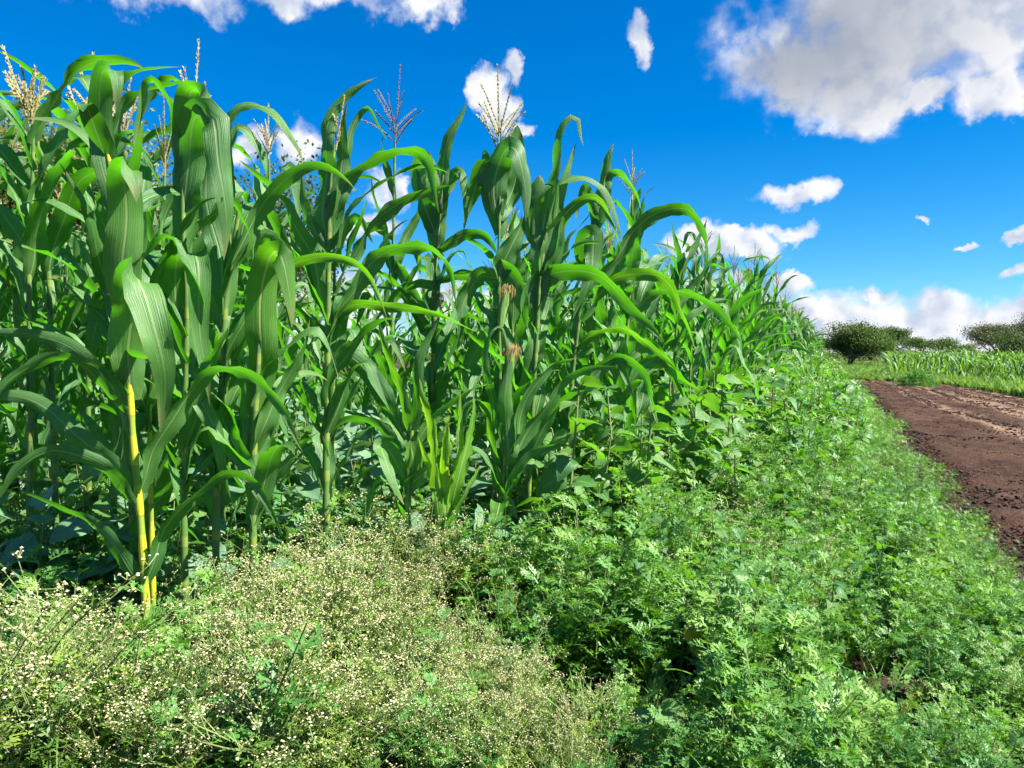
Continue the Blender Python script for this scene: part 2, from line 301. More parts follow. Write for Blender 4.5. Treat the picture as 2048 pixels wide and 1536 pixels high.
def soil_mat(name, dark, mid, light, tracks=False):
    m, nt = new_mat(name); tcn = N(nt, 'ShaderNodeTexCoord'); P = tcn.outputs['Object']
    n1 = noise(nt, P, 0.9, 8, 0.62); n2 = noise(nt, P, 11, 8, 0.65); n3 = noise(nt, P, 55, 4, 0.6)
    c = mixc(nt, smooth(nt, n1, 0.35, 0.65), dark, mid)
    c = mixc(nt, math_n(nt, 'MULTIPLY', smooth(nt, n2, 0.5, 0.72), 0.6), c, light)
    c = mixc(nt, math_n(nt, 'MULTIPLY', smooth(nt, n3, 0.55, 0.72), 0.5), c, tuple(x * 0.5 for x in dark))
    if tracks:
        uv = N(nt, 'ShaderNodeSeparateXYZ'); nt.links.new(tcn.outputs['UV'], uv.inputs[0])
        wob = math_n(nt, 'MULTIPLY', math_n(nt, 'SUBTRACT', noise(nt, P, 0.35, 5), 0.5), 0.10)
        u = math_n(nt, 'ADD', uv.outputs[0], wob)
        tm = None
        for cu, wu, st in ((0.30, 0.060, 0.75), (0.55, 0.085, 1.0), (0.70, 0.055, 0.8), (0.88, 0.07, 0.9)):
            k = smooth(nt, math_n(nt, 'ABSOLUTE', math_n(nt, 'SUBTRACT', u, cu)), wu * 0.25, wu * 1.2, st, 0.0)
            tm = k if tm is None else math_n(nt, 'MAXIMUM', tm, k)
        tm = math_n(nt, 'MULTIPLY', tm, smooth(nt, noise(nt, P, 2.6, 7, 0.65), 0.28, 0.52))
        c = mixc(nt, math_n(nt, 'MULTIPLY', tm, 0.9), c, (0.29, 0.185, 0.120))
    b = N(nt, 'ShaderNodeBsdfPrincipled'); nt.links.new(c, b.inputs['Base Color']); b.inputs['Roughness'].default_value = 0.92; b.inputs['Specular IOR Level'].default_value = 0.15
    bm = N(nt, 'ShaderNodeBump'); bm.inputs['Strength'].default_value = 1.0; bm.inputs['Distance'].default_value = 0.06
    hgt = math_n(nt, 'ADD', math_n(nt, 'MULTIPLY', n2, 0.8), math_n(nt, 'MULTIPLY', n3, 0.5))
    nt.links.new(hgt, bm.inputs['Height']); nt.links.new(bm.outputs[0], b.inputs['Normal'])
    o = N(nt, 'ShaderNodeOutputMaterial'); nt.links.new(b.outputs[0], o.inputs[0]); return m
M_soil = soil_mat('field_soil', (0.035, 0.020, 0.014), (0.062, 0.036, 0.026), (0.10, 0.062, 0.044))
M_road = soil_mat('track_soil', (0.040, 0.0195, 0.0115), (0.080, 0.042, 0.026), (0.125, 0.072, 0.046), tracks=True)
M_clod = plain_mat('soil_clod', (0.030, 0.016, 0.011), (0.065, 0.038, 0.026), 9, 0.95, bump=0.5, vary=0.35)

# ------------------------------------------------------------------ layout of the place (metres; camera above the origin)
EDGE_Y = [0, 2.6, 3.5, 4.4, 5.5, 8.3, 20, 38, 60]; EDGE_X = [-3.1, -1.24, -0.45, 0.33, 1.1, 2.57, 7.6, 15.0, 24.0]
def edge(y): return np.interp(y, EDGE_Y, EDGE_X)                 # right-hand border of the maize
RL_Y = [-3, 2, 4.15, 7.9, 16, 24, 29, 31, 32.5]; RL_X = [0.0, 1.95, 2.78, 4.32, 7.7, 11.1, 12.9, 12.4, 10.5]
RR_Y = [-3, 4, 9, 14, 19.5, 26, 30, 32.6, 34.0]; RR_X = [8.5, 9.6, 10.9, 11.9, 13.1, 15.1, 15.7, 14.2, 10.5]
def road_left(y): return np.interp(y, RL_Y, RL_X)
def road_right(y): return np.interp(y, RR_Y, RR_X)
_rng = np.random.default_rng(3)
_ph = _rng.uniform(0, 6.28, (6, 14)); _dir = _rng.normal(size=(6, 14, 2))
def fnoise(x, y, scale, k=0):     # cheap smooth noise, about -1..1
    x = np.asarray(x, float) * scale; y = np.asarray(y, float) * scale; s = 0
    for i in range(14): s = s + np.sin(_dir[k, i, 0] * x * 2 + _dir[k, i, 1] * y * 2 + _ph[k, i])
    return s / 4.5

# ground sheet to the horizon, finer near the camera
def axis(near, far, n1, n2):
    g = np.geomspace(near, far, n2); a = np.linspace(-near, near, n1); return np.concatenate([-g[::-1], a[1:-1], g])
gx = axis(14, 2600, 150, 26); gy = axis(14, 2600, 150, 26)
X, Y = np.meshgrid(gx, gy)
Z = 0.02 * fnoise(X, Y, 1.3) + 0.012 * fnoise(X, Y, 5, 1); Z = np.where(np.hypot(X, Y) > 20, 0.3 * Z, Z) - 0.03
b = MB(); nx, ny = len(gx), len(gy)
F = [[j*nx+i, j*nx+i+1, (j+1)*nx+i+1, (j+1)*nx+i] for j in range(ny-1) for i in range(nx-1)]
b.add(np.stack([X, Y, Z], -1), F); g = b.obj('ground', M_soil); tag(g, 'dark brown bare soil under the crops and weeds', 'ground', kind='structure')

# the dirt track
nu, nv = 190, 520
L = spline([(x, y, 0) for x, y in zip(RL_X, RL_Y)], nv); R_ = spline([(x, y, 0) for x, y in zip(RR_X, RR_Y)], nv)
U = np.linspace(0, 1, nu)[None, :, None]; P = L[:, None] * (1 - U) + R_[:, None] * U
u = U[..., 0] + 0.03 * fnoise(P[..., 0], P[..., 1], 0.22, 2)
rut = sum(-0.055 * np.exp(-((u - c) / 0.028) ** 2) for c in (0.30, 0.55, 0.70, 0.88))
P[..., 2] = 0.03 + rut + 0.022 * fnoise(P[..., 0], P[..., 1], 2.2, 3) + 0.018 * fnoise(P[..., 0], P[..., 1], 6.5, 4) + 0.010 * fnoise(P[..., 0], P[..., 1], 17, 0) * np.clip(1 + fnoise(P[..., 0], P[..., 1], 0.8, 2), 0.2, 2) + 0.05 * np.exp(-(u / 0.06) ** 2) * fnoise(P[..., 0], P[..., 1], 1.0, 1)
P[..., 2] = np.maximum(P[..., 2], -0.002 + 0.012 * fnoise(P[..., 0], P[..., 1], 4.1, 5)) + 0.02
P[..., 2] -= 0.11 * np.clip(1 - np.minimum(U[..., 0], 1 - U[..., 0]) / 0.055, 0, 1) ** 1.5
UV = np.stack([np.broadcast_to(U[..., 0], P.shape[:2]), np.broadcast_to(np.linspace(0, 1, nv)[:, None], P.shape[:2])], -1)
b = MB(); b.add(P, [[j*nu+i, j*nu+i+1, (j+1)*nu+i+1, (j+1)*nu+i] for j in range(nv-1) for i in range(nu-1)], UV.reshape(-1, 2))
tag(b.obj('dirt_road', M_road), 'reddish brown dirt track with pale wheel ruts curving away beside the weeds', 'road', kind='structure')

# ------------------------------------------------------------------ scatter of uncountable ground cover
def scatter(name, forms, P, yaw, scl, pid, label, cat, tilt=None):
    c = bpy.data.collections.new(name + '_forms')
    for o in forms: c.objects.link(o)
    me = bpy.data.meshes.new(name); n = len(P); me.vertices.add(n); me.vertices.foreach_set('co', np.asarray(P, np.float32).ravel())
    rot = np.zeros((n, 3), np.float32); rot[:, 2] = yaw
    if tilt is not None: rot[:, :2] = tilt
    me.attributes.new('rot', 'FLOAT_VECTOR', 'POINT').data.foreach_set('vector', rot.ravel())
    me.attributes.new('scl', 'FLOAT', 'POINT').data.foreach_set('value', np.asarray(scl, np.float32))
    me.attributes.new('pid', 'INT', 'POINT').data.foreach_set('value', np.asarray(pid, np.int32))
    o = bpy.data.objects.new(name, me); COL.objects.link(o)
    t = bpy.data.node_groups.new(name, 'GeometryNodeTree')
    t.interface.new_socket('Geometry', in_out='INPUT', socket_type='NodeSocketGeometry'); t.interface.new_socket('Geometry', in_out='OUTPUT', socket_type='NodeSocketGeometry')
    i_, o_ = N(t, 'NodeGroupInput'), N(t, 'NodeGroupOutput')
    ci = N(t, 'GeometryNodeCollectionInfo'); ci.inputs['Collection'].default_value = c; ci.inputs['Separate Children'].default_value = True; ci.inputs['Reset Children'].default_value = True
    ip = N(t, 'GeometryNodeInstanceOnPoints'); ip.inputs['Pick Instance'].default_value = True
    def attr(nm, ty):
        a = N(t, 'GeometryNodeInputNamedAttribute', data_type=ty); a.inputs[0].default_value = nm; return a.outputs[0]
    t.links.new(i_.outputs[0], ip.inputs['Points']); t.links.new(ci.outputs[0], ip.inputs['Instance'])
    t.links.new(attr('pid', 'INT'), ip.inputs['Instance Index'])
    e2r = N(t, 'FunctionNodeEulerToRotation'); t.links.new(attr('rot', 'FLOAT_VECTOR'), e2r.inputs[0]); t.links.new(e2r.outputs[0], ip.inputs['Rotation'])
    t.links.new(attr('scl', 'FLOAT'), ip.inputs['Scale'])
    t.links.new(ip.outputs[0], o_.inputs[0])
    md = o.modifiers.new('scatter', 'NODES'); md.node_group = t
    return tag(o, label, cat, kind='stuff')

# ------------------------------------------------------------------ weeds: forms
def rotz(a):
    c, s = math.cos(a), math.sin(a); return np.array([[c, -s, 0, 0], [s, c, 0, 0], [0, 0, 1, 0], [0, 0, 0, 1.]])
def roty(a):
    c, s = math.cos(a), math.sin(a); return np.array([[c, 0, s, 0], [0, 1, 0, 0], [-s, 0, c, 0], [0, 0, 0, 1.]])
def rotx(a):
    c, s = math.cos(a), math.sin(a); return np.array([[1, 0, 0, 0], [0, c, -s, 0], [0, s, c, 0], [0, 0, 0, 1.]])
def tr(x, y, z, s=1.0):
    m = np.eye(4) * s; m[3, 3] = 1; m[:3, 3] = (x, y, z); return m
def pinnate(rng, L, n=6, droop=0.6, wid=0.42, second=True):
    """deeply cut leaf lying along +x, base at the origin"""
    V, F = [], []
    def quad(a, d, side, l, w):       # a lobe: pointed four-cornered blade
        k = len(V); e = a + d * l; m1 = a + d * l * 0.5
        V.extend([a - side * w * 0.22, m1 - side * w * 0.5 , e, m1 + side * w * 0.5]); F.append([k, k+1, k+2, k+3])
    def pos(t): return np.array([L * t, 0, L * (0.25 * t - droop * t * t)])
    for i in range(n):                # rachis
        k = len(V); a, c = pos(i / n), pos((i + 1) / n); w = 0.022 * L * (1.6 - i / n)
        V.extend([a + [0, -w, 0], a + [0, w, 0], c + [0, w, 0], c + [0, -w, 0]]); F.append([k, k+1, k+2, k+3])
    for i in range(1, n + 1):
        t = i / (n + 0.3); a = pos(t); l = L * wid * math.sin(math.pi * (0.18 + 0.75 * t)) * rng.uniform(0.8, 1.15)
        for s in (-1, 1):
            an = s * rng.uniform(0.75, 1.05); up = rng.uniform(-0.45, 0.7)
            d = np.array([math.cos(an), math.sin(an), up]); d /= np.linalg.norm(d); side = np.array([-d[1], d[0], 0])
            quad(a, d, side, l, l * 0.34)
            if second and l > 0.2 * L * wid:
                for q, s2 in ((0.35, 1), (0.45, -1), (0.65, 1)):
                    a2 = a + d * l * q; an2 = an + s2 * 0.75; d2 = np.array([math.cos(an2), math.sin(an2), up])
                    quad(a2, d2, np.array([-d2[1], d2[0], 0]), l * 0.42, l * 0.17)
    d = np.array([1, 0, -droop]); quad(pos(1) - d * 0.02 * L, d / np.linalg.norm(d), np.array([0, 1, 0]), L * 0.18, L * 0.09)
    return np.array(V), F
OCT_V = np.array([[1, 0, 0], [-1, 0, 0], [0, 1, 0], [0, -1, 0], [0, 0, 0.75], [0, 0, -0.8]])
OCT_F = [[0, 2, 4], [2, 1, 4], [1, 3, 4], [3, 0, 4], [2, 0, 5], [1, 2, 5], [3, 1, 5], [0, 3, 5]]
def flower_form(i):
    rng = np.random.default_rng(100 + i); b = MB(); H = rng.uniform(0.40, 0.52)
    def stem(a, c, r0, r1, bend=0.0):
        m = (a + c) / 2 + np.array([rng.normal() * bend, rng.normal() * bend, 0]); b.add(*tube(spline([a, m, c], 4), np.linspace(r0, r1, 4), 3), mi=0)
    top = np.array([rng.normal() * 0.05, rng.normal() * 0.05, H * 0.72]); stem(np.zeros(3), top, 0.0032, 0.002, 0.015)
    ends = []
    for k in range(rng.integers(7, 10)):
        t = rng.uniform(0.28, 1.0); a = top * t; an = k * 2.4 + rng.uniform(-.3, .3); l = H * rng.uniform(0.32, 0.55)
        up = rng.uniform(0.75, 1.3); c = a + l * nrm(np.array([math.cos(an), math.sin(an), up])); stem(a, c, 0.0018, 0.0012, 0.012)
        ends.append(c)
        for q in range(2):
            a2 = a + (c - a) * rng.uniform(0.45, 0.8); c2 = a2 + l * 0.45 * nrm(np.array([math.cos(an + rng.normal() * 1.0), math.sin(an + rng.normal() * 1.0), rng.uniform(0.6, 1.3)]))
            stem(a2, c2, 0.0013, 0.0009); ends.append(c2)
    for e in ends:
        for q in range(rng.integers(2, 7)):
            d = np.array([rng.normal() * 0.7, rng.normal() * 0.7, rng.uniform(0.25, 1.0)]); h = e + d * rng.uniform(0.012, 0.032)
            stem(e, h, 0.0008, 0.0006); r = rng.uniform(0.0024, 0.0045)
            b.add(OCT_V * r, OCT_F, mi=2, M=tr(*h) @ rotz(rng.uniform(0, 6)) @ rotx(rng.normal() * 0.3))
    for k in range(26):
        t = rng.uniform(0.05, 1.0); a = top * t; V, F = pinnate(rng, rng.uniform(0.05, 0.11) * (1.25 - 0.6 * t), 5, rng.uniform(0.2, 0.8), second=k % 2 == 0)
        b.add(V, F, mi=1, M=tr(*a) @ rotz(rng.uniform(0, 6.3)) @ roty(-rng.uniform(-0.1, 0.8)))
    for e in ends[::2]:
        for q in range(2):
            V, F = pinnate(rng, rng.uniform(0.025, 0.05), 3, 0.3, second=False); b.add(V, F, mi=1, M=tr(*(e * rng.uniform(0.8, 0.98))) @ rotz(rng.uniform(0, 6.3)) @ roty(-rng.uniform(0, 0.9)))
    return b.obj(f'flowering_weed_form_{i}', [M_weedstem, M_weedy, M_head], link=False, smooth=False)
def leafy_form(i):
    rng = np.random.default_rng(200 + i); b = MB(); H = rng.uniform(0.34, 0.50)
    stems = [np.array([rng.normal() * 0.08, rng.normal() * 0.08, H])]
    for k in range(2): stems.append(np.array([rng.normal() * 0.13, rng.normal() * 0.13, H * rng.uniform(0.55, 0.9)]))
    for st in stems:
        b.add(*tube(spline([np.zeros(3), st * 0.5 + rng.normal(size=3) * [.015, .015, 0], st], 5), np.linspace(0.0035, 0.0014, 5), 3), mi=0)
        n = 12
        for k in range(n):
            t = 0.12 + 0.88 * k / (n - 1); l = rng.uniform(0.085, 0.15) * (1.15 - 0.55 * t)
            V, F = pinnate(rng, l, 6 if l > 0.07 else 4, rng.uniform(0.15, 0.75), wid=rng.uniform(0.36, 0.5), second=l > 0.06)
            b.add(V, F, mi=1, M=tr(*(st * t)) @ rotz(k * 2.4 + rng.normal() * 0.4) @ roty(-rng.uniform(0.0, 0.95)))
    return b.obj(f'leafy_weed_form_{i}', [M_weedstem, M_weed], link=False, smooth=False)
def far_weed_form(i):
    """the same weed at a distance: fewer, whole lobes"""
    rng = np.random.default_rng(300 + i); b = MB(); H = rng.uniform(0.32, 0.5)
    for k in range(46):
        a = np.array([rng.normal() * 0.10, rng.normal() * 0.10, H * rng.uniform(0.15, 1)]); l = rng.uniform(0.05, 0.12)
        V, F = pinnate(rng, l, 4, rng.uniform(0.1, 0.7), wid=0.5, second=False); b.add(V, F, mi=0, M=tr(*a) @ rotz(rng.uniform(0, 6.3)) @ roty(-rng.uniform(-0.1, 1.1)))
    for k in range(4):
        e = np.array([rng.normal() * .1, rng.normal() * .1, H * rng.uniform(.8, 1.1)]); b.add(*tube(spline([[e[0]*.3, e[1]*.3, 0], e], 3), [.003, .002, .001], 3), mi=1)
    if i % 2:
        for k in range(16):
            e = np.array([rng.normal() * .1, rng.normal() * .1, H * rng.uniform(.85, 1.15)]); b.add(OCT_V * 0.005, OCT_F, mi=2, M=tr(*e))
    return b.obj(f'far_weed_form_{i}', [M_weed, M_weedstem, M_head], link=False, smooth=False)
def grass_form(i, mat, H=0.2, n=22, w=0.004):
    rng = np.random.default_rng(400 + i); b = MB()
    for k in range(n):
        an = rng.uniform(0, 6.3); h = H * rng.uniform(0.5, 1.2); le = rng.uniform(0.15, 0.8) * h; o = rng.normal(size=2) * 0.03
        d = np.array([math.cos(an), math.sin(an)]); s = np.array([-d[1], d[0], 0]) * w
        p = [np.array([*(o + d * le * t * t), h * (t - 0.25 * t * t * (le / h))]) for t in (0, .4, .75, 1)]
        V = [p[0]-s, p[0]+s, p[1]+s*.9, p[1]-s*.9, p[2]+s*.6, p[2]-s*.6, p[3]]
        b.add(V[:6], [[0, 1, 2, 3], [3, 2, 4, 5]]); b.add([V[5], V[4], V[6]], [[0, 1, 2]])
    return b.obj(f'grass_form_{i}', mat, link=False, smooth=False)
def clod_form(i):
    rng = np.random.default_rng(500 + i); b = MB(); n = 7; V = []
    for j in range(1, 4):
        for k in range(n):
            th, ph = math.pi * j / 4, 2 * math.pi * k / n; r = rng.uniform(0.7, 1.2); V.append([r*math.sin(th)*math.cos(ph), r*math.sin(th)*math.sin(ph)*0.85, r*math.cos(th)*0.65])
    V += [[0, 0, 0.6], [0, 0, -0.6]]; F = [[j*n+k, j*n+(k+1) % n, (j+1)*n+(k+1) % n, (j+1)*n+k] for j in range(2) for k in range(n)]
    F2 = [[(k+1) % n, k, 3*n] for k in range(n)] + [[2*n+k, 2*n+(k+1) % n, 3*n+1] for k in range(n)]
    b.v.append(np.array(V)); b.f = F + F2; b.uv.append(np.zeros((len(V), 2))); b.mi = [0]*len(b.f); b.n = len(V)
    return b.obj(f'clod_form_{i}', M_clod, link=False, smooth=False)

# ------------------------------------------------------------------ weeds: where they grow
rng = np.random.default_rng(11)
def project(P):
    P = np.asarray(P, float); x, y, z = P[..., 0], P[..., 1], P[..., 2] - EYE
    d = y * math.cos(TILT) - z * math.sin(TILT); v = y * math.sin(TILT) + z * math.cos(TILT)
    return 1024 + FPX * x / d, 768 - FPX * v / d
def candidates(n, y0, y1, spread=0.78, power=1.0):
    y = y0 + (y1 - y0) * rng.random(n) ** power; x = (rng.random(n) * 2 - 1) * (y * spread + 0.3); return x, y
def soil_gap(x, y):               # bare spots between the weeds
    g = np.zeros_like(x)
    for cx, cy, r in ((0.34, 2.62, 0.22), (0.66, 2.76, 0.17), (0.20, 2.42, 0.16), (1.28, 2.72, 0.22), (1.02, 2.5, 0.15), (0.55, 2.45, .13), (1.45, 3.2, .15), (0.95, 2.95, .12)):
        g = np.maximum(g, np.exp(-(((x - cx) ** 2 + (y - cy) ** 2) / r ** 2)))
    return g
def is_flower(x, y):              # flowering stand on the left, plain leaves on the right
    b = np.interp(y, [1.5, 2.3, 2.8, 3.2, 3.8, 4.4], [0.55, 0.30, 0.02, -0.12, -0.30, -0.7]) + 0.14 * fnoise(x, y, 1.7, 2)
    return (x < b) & (y < 4.2)
def taken(x, y, spots, r):
    k = np.zeros(len(x), bool)
    for sx_, sy_ in spots: k |= (x - sx_) ** 2 + (y - sy_) ** 2 < r * r
    return k

# near, detailed
x, y = candidates(4700, 1.85, 7.0)
keep = (x < road_left(y) - 0.12 + 0.18 * fnoise(x, y, 1.1, 1)) & (soil_gap(x, y) < 0.35 + 0.3 * rng.random(len(x)))
inm = x < edge(y) - 0.15
keep &= ~inm | (rng.random(len(x)) < 0.30)
keep &= rng.random(len(x)) < 0.80 + 0.35 * fnoise(x, y, 2.6, 5)
keep &= (np.exp(-((x / y - 0.19) / 0.09) ** 2) * (y < 2.75) < 0.4) | (rng.random(len(x)) < 0.55)
x, y = x[keep], y[keep]; inm = inm[keep]
fl = is_flower(x, y) & ~inm | (inm & (y < 3.4) & (rng.random(len(x)) < 0.5)); fl ^= (rng.random(len(x)) < 0.10)
flowers = [flower_form(i) for i in range(6)]; leafy = [leafy_form(i) for i in range(6)]; farw = [far_weed_form(i) for i in range(6)]
def hfac(x, y):                   # how tall the stand is
    e = road_left(y) - x
    q = x / y; low = 0.62 * np.exp(-((q - 0.19) / 0.10) ** 2) * (y < 2.75) + 0.55 * np.exp(-((q - 0.47) / 0.05) ** 2) * (y < 2.85)
    return (1 - low) * np.clip(0.36 + 0.40 * e, 0.30, 1.0) * (1 + np.clip(0.75 - 0.75 * np.abs(x - edge(y) - 0.2), 0, 0.75) * np.clip((x - 0.1) / 0.4, 0, 1)) * (1 + 0.26 * fnoise(x, y, 1.9, 4))
def put(name, forms, x, y, s, label, cat, z=-0.02):
    n = len(x); scatter(name, forms, np.stack([x, y, np.full(n, z)], 1), rng.uniform(0, 6.3, n), s, rng.integers(0, len(forms), n), label, cat, tilt=rng.normal(size=(n, 2)) * 0.13)
a = fl; n = a.sum()
tall = np.interp(x / y, [-0.66, -0.60, -0.54, -0.40, -0.33, -0.25, 0], [1.0, 0.95, 0.58, 0.55, 0.82, 0.92, 0.85])
put('flowering_weeds', flowers, x[a], y[a], (hfac(x, y) * tall)[a] * rng.uniform(0.72, 1.15, n), 'mass of small cream white flowering weeds along the front of the field', 'weeds')
a = ~fl; n = a.sum()
put('leafy_weeds', leafy, x[a], y[a], hfac(x, y)[a] * rng.uniform(0.7, 1.15, n), 'mass of feathery green weeds between the maize and the dirt track', 'weeds')
# farther along the strip
x, y = candidates(26000, 6.2, 34, power=0.8)
keep = (x < road_left(y) - 0.1 + 0.3 * fnoise(x, y, 0.7, 1)) & (x > edge(y) - 0.5); keep &= rng.random(len(x)) < np.interp(y, [6, 8, 34], [0.7, 0.9, 0.5]); x, y = x[keep], y[keep]
put('distant_weeds', farw, x, y, hfac(x, y) * rng.uniform(0.8, 1.3, len(x)), 'band of pale green weeds receding along the dirt track', 'weeds')
# low creeping tufts at the edge of the track and in the foreground
tufts = [grass_form(i, M_grass) for i in range(3)] + [grass_form(3, M_straw, 0.13, 12, 0.002)]
x, y = candidates(2600, 1.7, 9.0); keep = (x < road_left(y) + 0.10) & (soil_gap(x, y) < 0.75) & ((x > edge(y) - 0.2) | (rng.random(len(x)) < 0.25)); x, y = x[keep], y[keep]
n = len(x); scatter('grass_tufts', tufts, np.stack([x, y, np.full(n, -0.02)], 1), rng.uniform(0, 6.3, n), rng.uniform(0.4, 1.1, n) * np.clip(0.35 + 0.5 * (road_left(y) - x), 0.3, 1.0), rng.choice(4, n, p=[.3, .3, .25, .15]), 'thin grass blades growing among the weeds', 'grass')
# verge across the track
x = rng.uniform(8, 60, 42000); y = rng.uniform(6, 84, 42000); e = x - road_right(np.minimum(y, 33)); 
keep = np.where(y < 34, (e > 0.1 + 0.5 * fnoise(x, y, 0.5, 2)) & (e < 9), (x > 0.30 * y - 1) & (x < 0.68 * y) & (rng.random(len(x)) < 0.7)) & (x < 0.8 * y)
x, y = x[keep], y[keep]; n = len(x)
verge = [grass_form(10 + i, M_grass, 0.32, 26, 0.011) for i in range(3)] + [grass_form(14, M_straw, 0.30, 20, 0.009)]
pid = np.where(fnoise(x, y, 0.18, 3) + rng.normal(size=n) * 0.5 > 1.25, 3, rng.integers(0, 3, n))
scatter('verge_grass', verge, np.stack([x, y, np.full(n, -0.01)], 1), rng.uniform(0, 6.3, n), rng.uniform(0.6, 1.3, n), pid, 'yellowish green grass on the far verge of the track', 'grass')
# clods
clods = [clod_form(i) for i in range(5)]
y = 2.5 + 30 * rng.random(26000) ** 1.9; t = rng.random(26000); x = road_left(y) + (road_right(y) - road_left(y)) * t ** 1.2
keep = (x < y * 0.72 + 0.2) & (y < 31); x, y = x[keep], y[keep]; n = len(x)
sz = 0.005 + 0.020 * rng.random(n) ** 4 + 0.0006 * y; z = 0.042 + 0.022 * fnoise(x, y, 2.2, 3)
x2, y2 = candidates(1500, 1.8, 3.6); k2 = soil_gap(x2, y2) > 0.3; x2, y2 = x2[k2], y2[k2]; n2 = len(x2)
scatter('soil_clods', clods, np.concatenate([np.stack([x, y, z], 1), np.stack([x2, y2, np.full(n2, -0.01)], 1)]), rng.uniform(0, 6.3, n + n2), np.concatenate([sz, rng.uniform(0.006, 0.02, n2)]), rng.integers(0, 5, n + n2), 'crumbs and clods of brown soil on the track', 'soil')

# ------------------------------------------------------------------ maize: parts
US = np.array([-1, -0.68, -0.34, 0, 0.34, 0.68, 1.0])
def blade(C, Wd, w, rng, base_cup=0.9, cup=0.22, wave=0.10, blunt=2.4, jag=0.0):
    """maize leaf: a channelled ribbon with a sunken midrib and rippled margins"""
    n = len(C); t = np.linspace(0, 1, n); L = np.linalg.norm(np.diff(C, axis=0), axis=1).sum()
    q1, q2, q3 = rng.uniform(0, 6.3, 3); wig = np.clip(t / 0.15, 0, 1)
    C = C + Wd * (wig * 0.010 * np.sin(L / 0.16 * t * 2 + q1))[:, None]
    T = nrm(np.gradient(C, axis=0)); Nn = nrm(np.cross(T, Wd)); C = C + Nn * (wig * 0.008 * np.sin(L / 0.11 * t * 2 + q2))[:, None]
    tw = (wig * 0.34 * np.sin(L / 0.26 * t * 2 + q3))[:, None]
    Wd = Wd * np.cos(tw) + Nn * np.sin(tw); Nn = nrm(np.cross(T, Wd))
    prof = w * 0.5 * (0.50 + 0.50 * np.clip(t / 0.22, 0, 1) ** 0.8) * np.clip(1 - t ** blunt, 0, 1) ** 0.85
    prof[-1] = max(prof[-1], 0.0007)
    cu = cup + (base_cup - cup) * np.clip(1 - t / 0.16, 0, 1)
    kw = L / rng.uniform(0.055, 0.085)
    p1, p2 = rng.uniform(0, 6.3, 2); am = rng.uniform(0.7, 1.5, 2) * wave * 1.35
    V = np.zeros((n, 7, 3)); UV = np.zeros((n, 7, 2))
    env = np.clip(t / 0.1, 0, 1) * np.clip((1 - t) / 0.25, 0, 1)
    for k, u in enumerate(US):
        ph, a = (p1, am[0]) if u < 0 else (p2, am[1])
        rip = a * env * (np.sin(kw * 2.1 * t + ph) + 0.5 * np.sin(kw * 4.7 * t + 2 * ph)) * u * u
        e = prof * (1 - jag * rng.random(n) * (abs(u) > 0.9)) if jag else prof
        lat = np.cos(cu * abs(u)) * u
        V[:, k] = C + Wd * (e * lat)[:, None] + Nn * (e * (np.sin(cu * abs(u)) * abs(u) + rip))[:, None]
        UV[:, k, 0] = (u + 1) / 2; UV[:, k, 1] = t
    F = [[i*7+j, i*7+j+1, (i+1)*7+j+1, (i+1)*7+j] for i in range(n-1) for j in range(6)]
    return V.reshape(-1, 3), F, UV.reshape(-1, 2)
def auto_leaf(rng, p0, phi, length, w, th0, th1, power, kink=None, twist=0.0, n=22):
    s = np.linspace(0, 1, n); th = th0 + (th1 - th0) * s ** power
    if kink: th = th + (kink[1] - th) / (1 + np.exp(-(s - kink[0]) / 0.022))
    sw = np.cumsum(rng.normal() * 0.05 * np.ones(n)) * s * 0.6
    d = np.stack([np.sin(th) * np.cos(phi + sw), np.sin(th) * np.sin(phi + sw), np.cos(th)], 1) * length / (n - 1)
    C = p0 + np.concatenate([np.zeros((1, 3)), np.cumsum(d[:-1], axis=0)]); T = nrm(np.gradient(C, axis=0))
    h = np.array([-math.sin(phi), math.cos(phi), 0]); Wd = np.zeros((n, 3)); wv = h
    for i in range(n):
        wv = nrm(wv - T[i] * (wv @ T[i])); a = twist * s[i] ** 1.3; Wd[i] = wv * math.cos(a) + np.cross(T[i], wv) * math.sin(a)
    return C, Wd
def stalk_geo(P, r0, r1, nodes):
    n = max(14, len(nodes) * 6); C = spline(P, n); t = np.linspace(0, 1, n); R = r0 + (r1 - r0) * t
    for q in nodes:
        R = R * (1 + 0.16 * np.exp(-((t - q) / 0.006) ** 2) + 0.22 * np.clip(1 - np.abs(t - q - 0.02) / 0.03, 0, 1))
    return tube(C, R, 9)
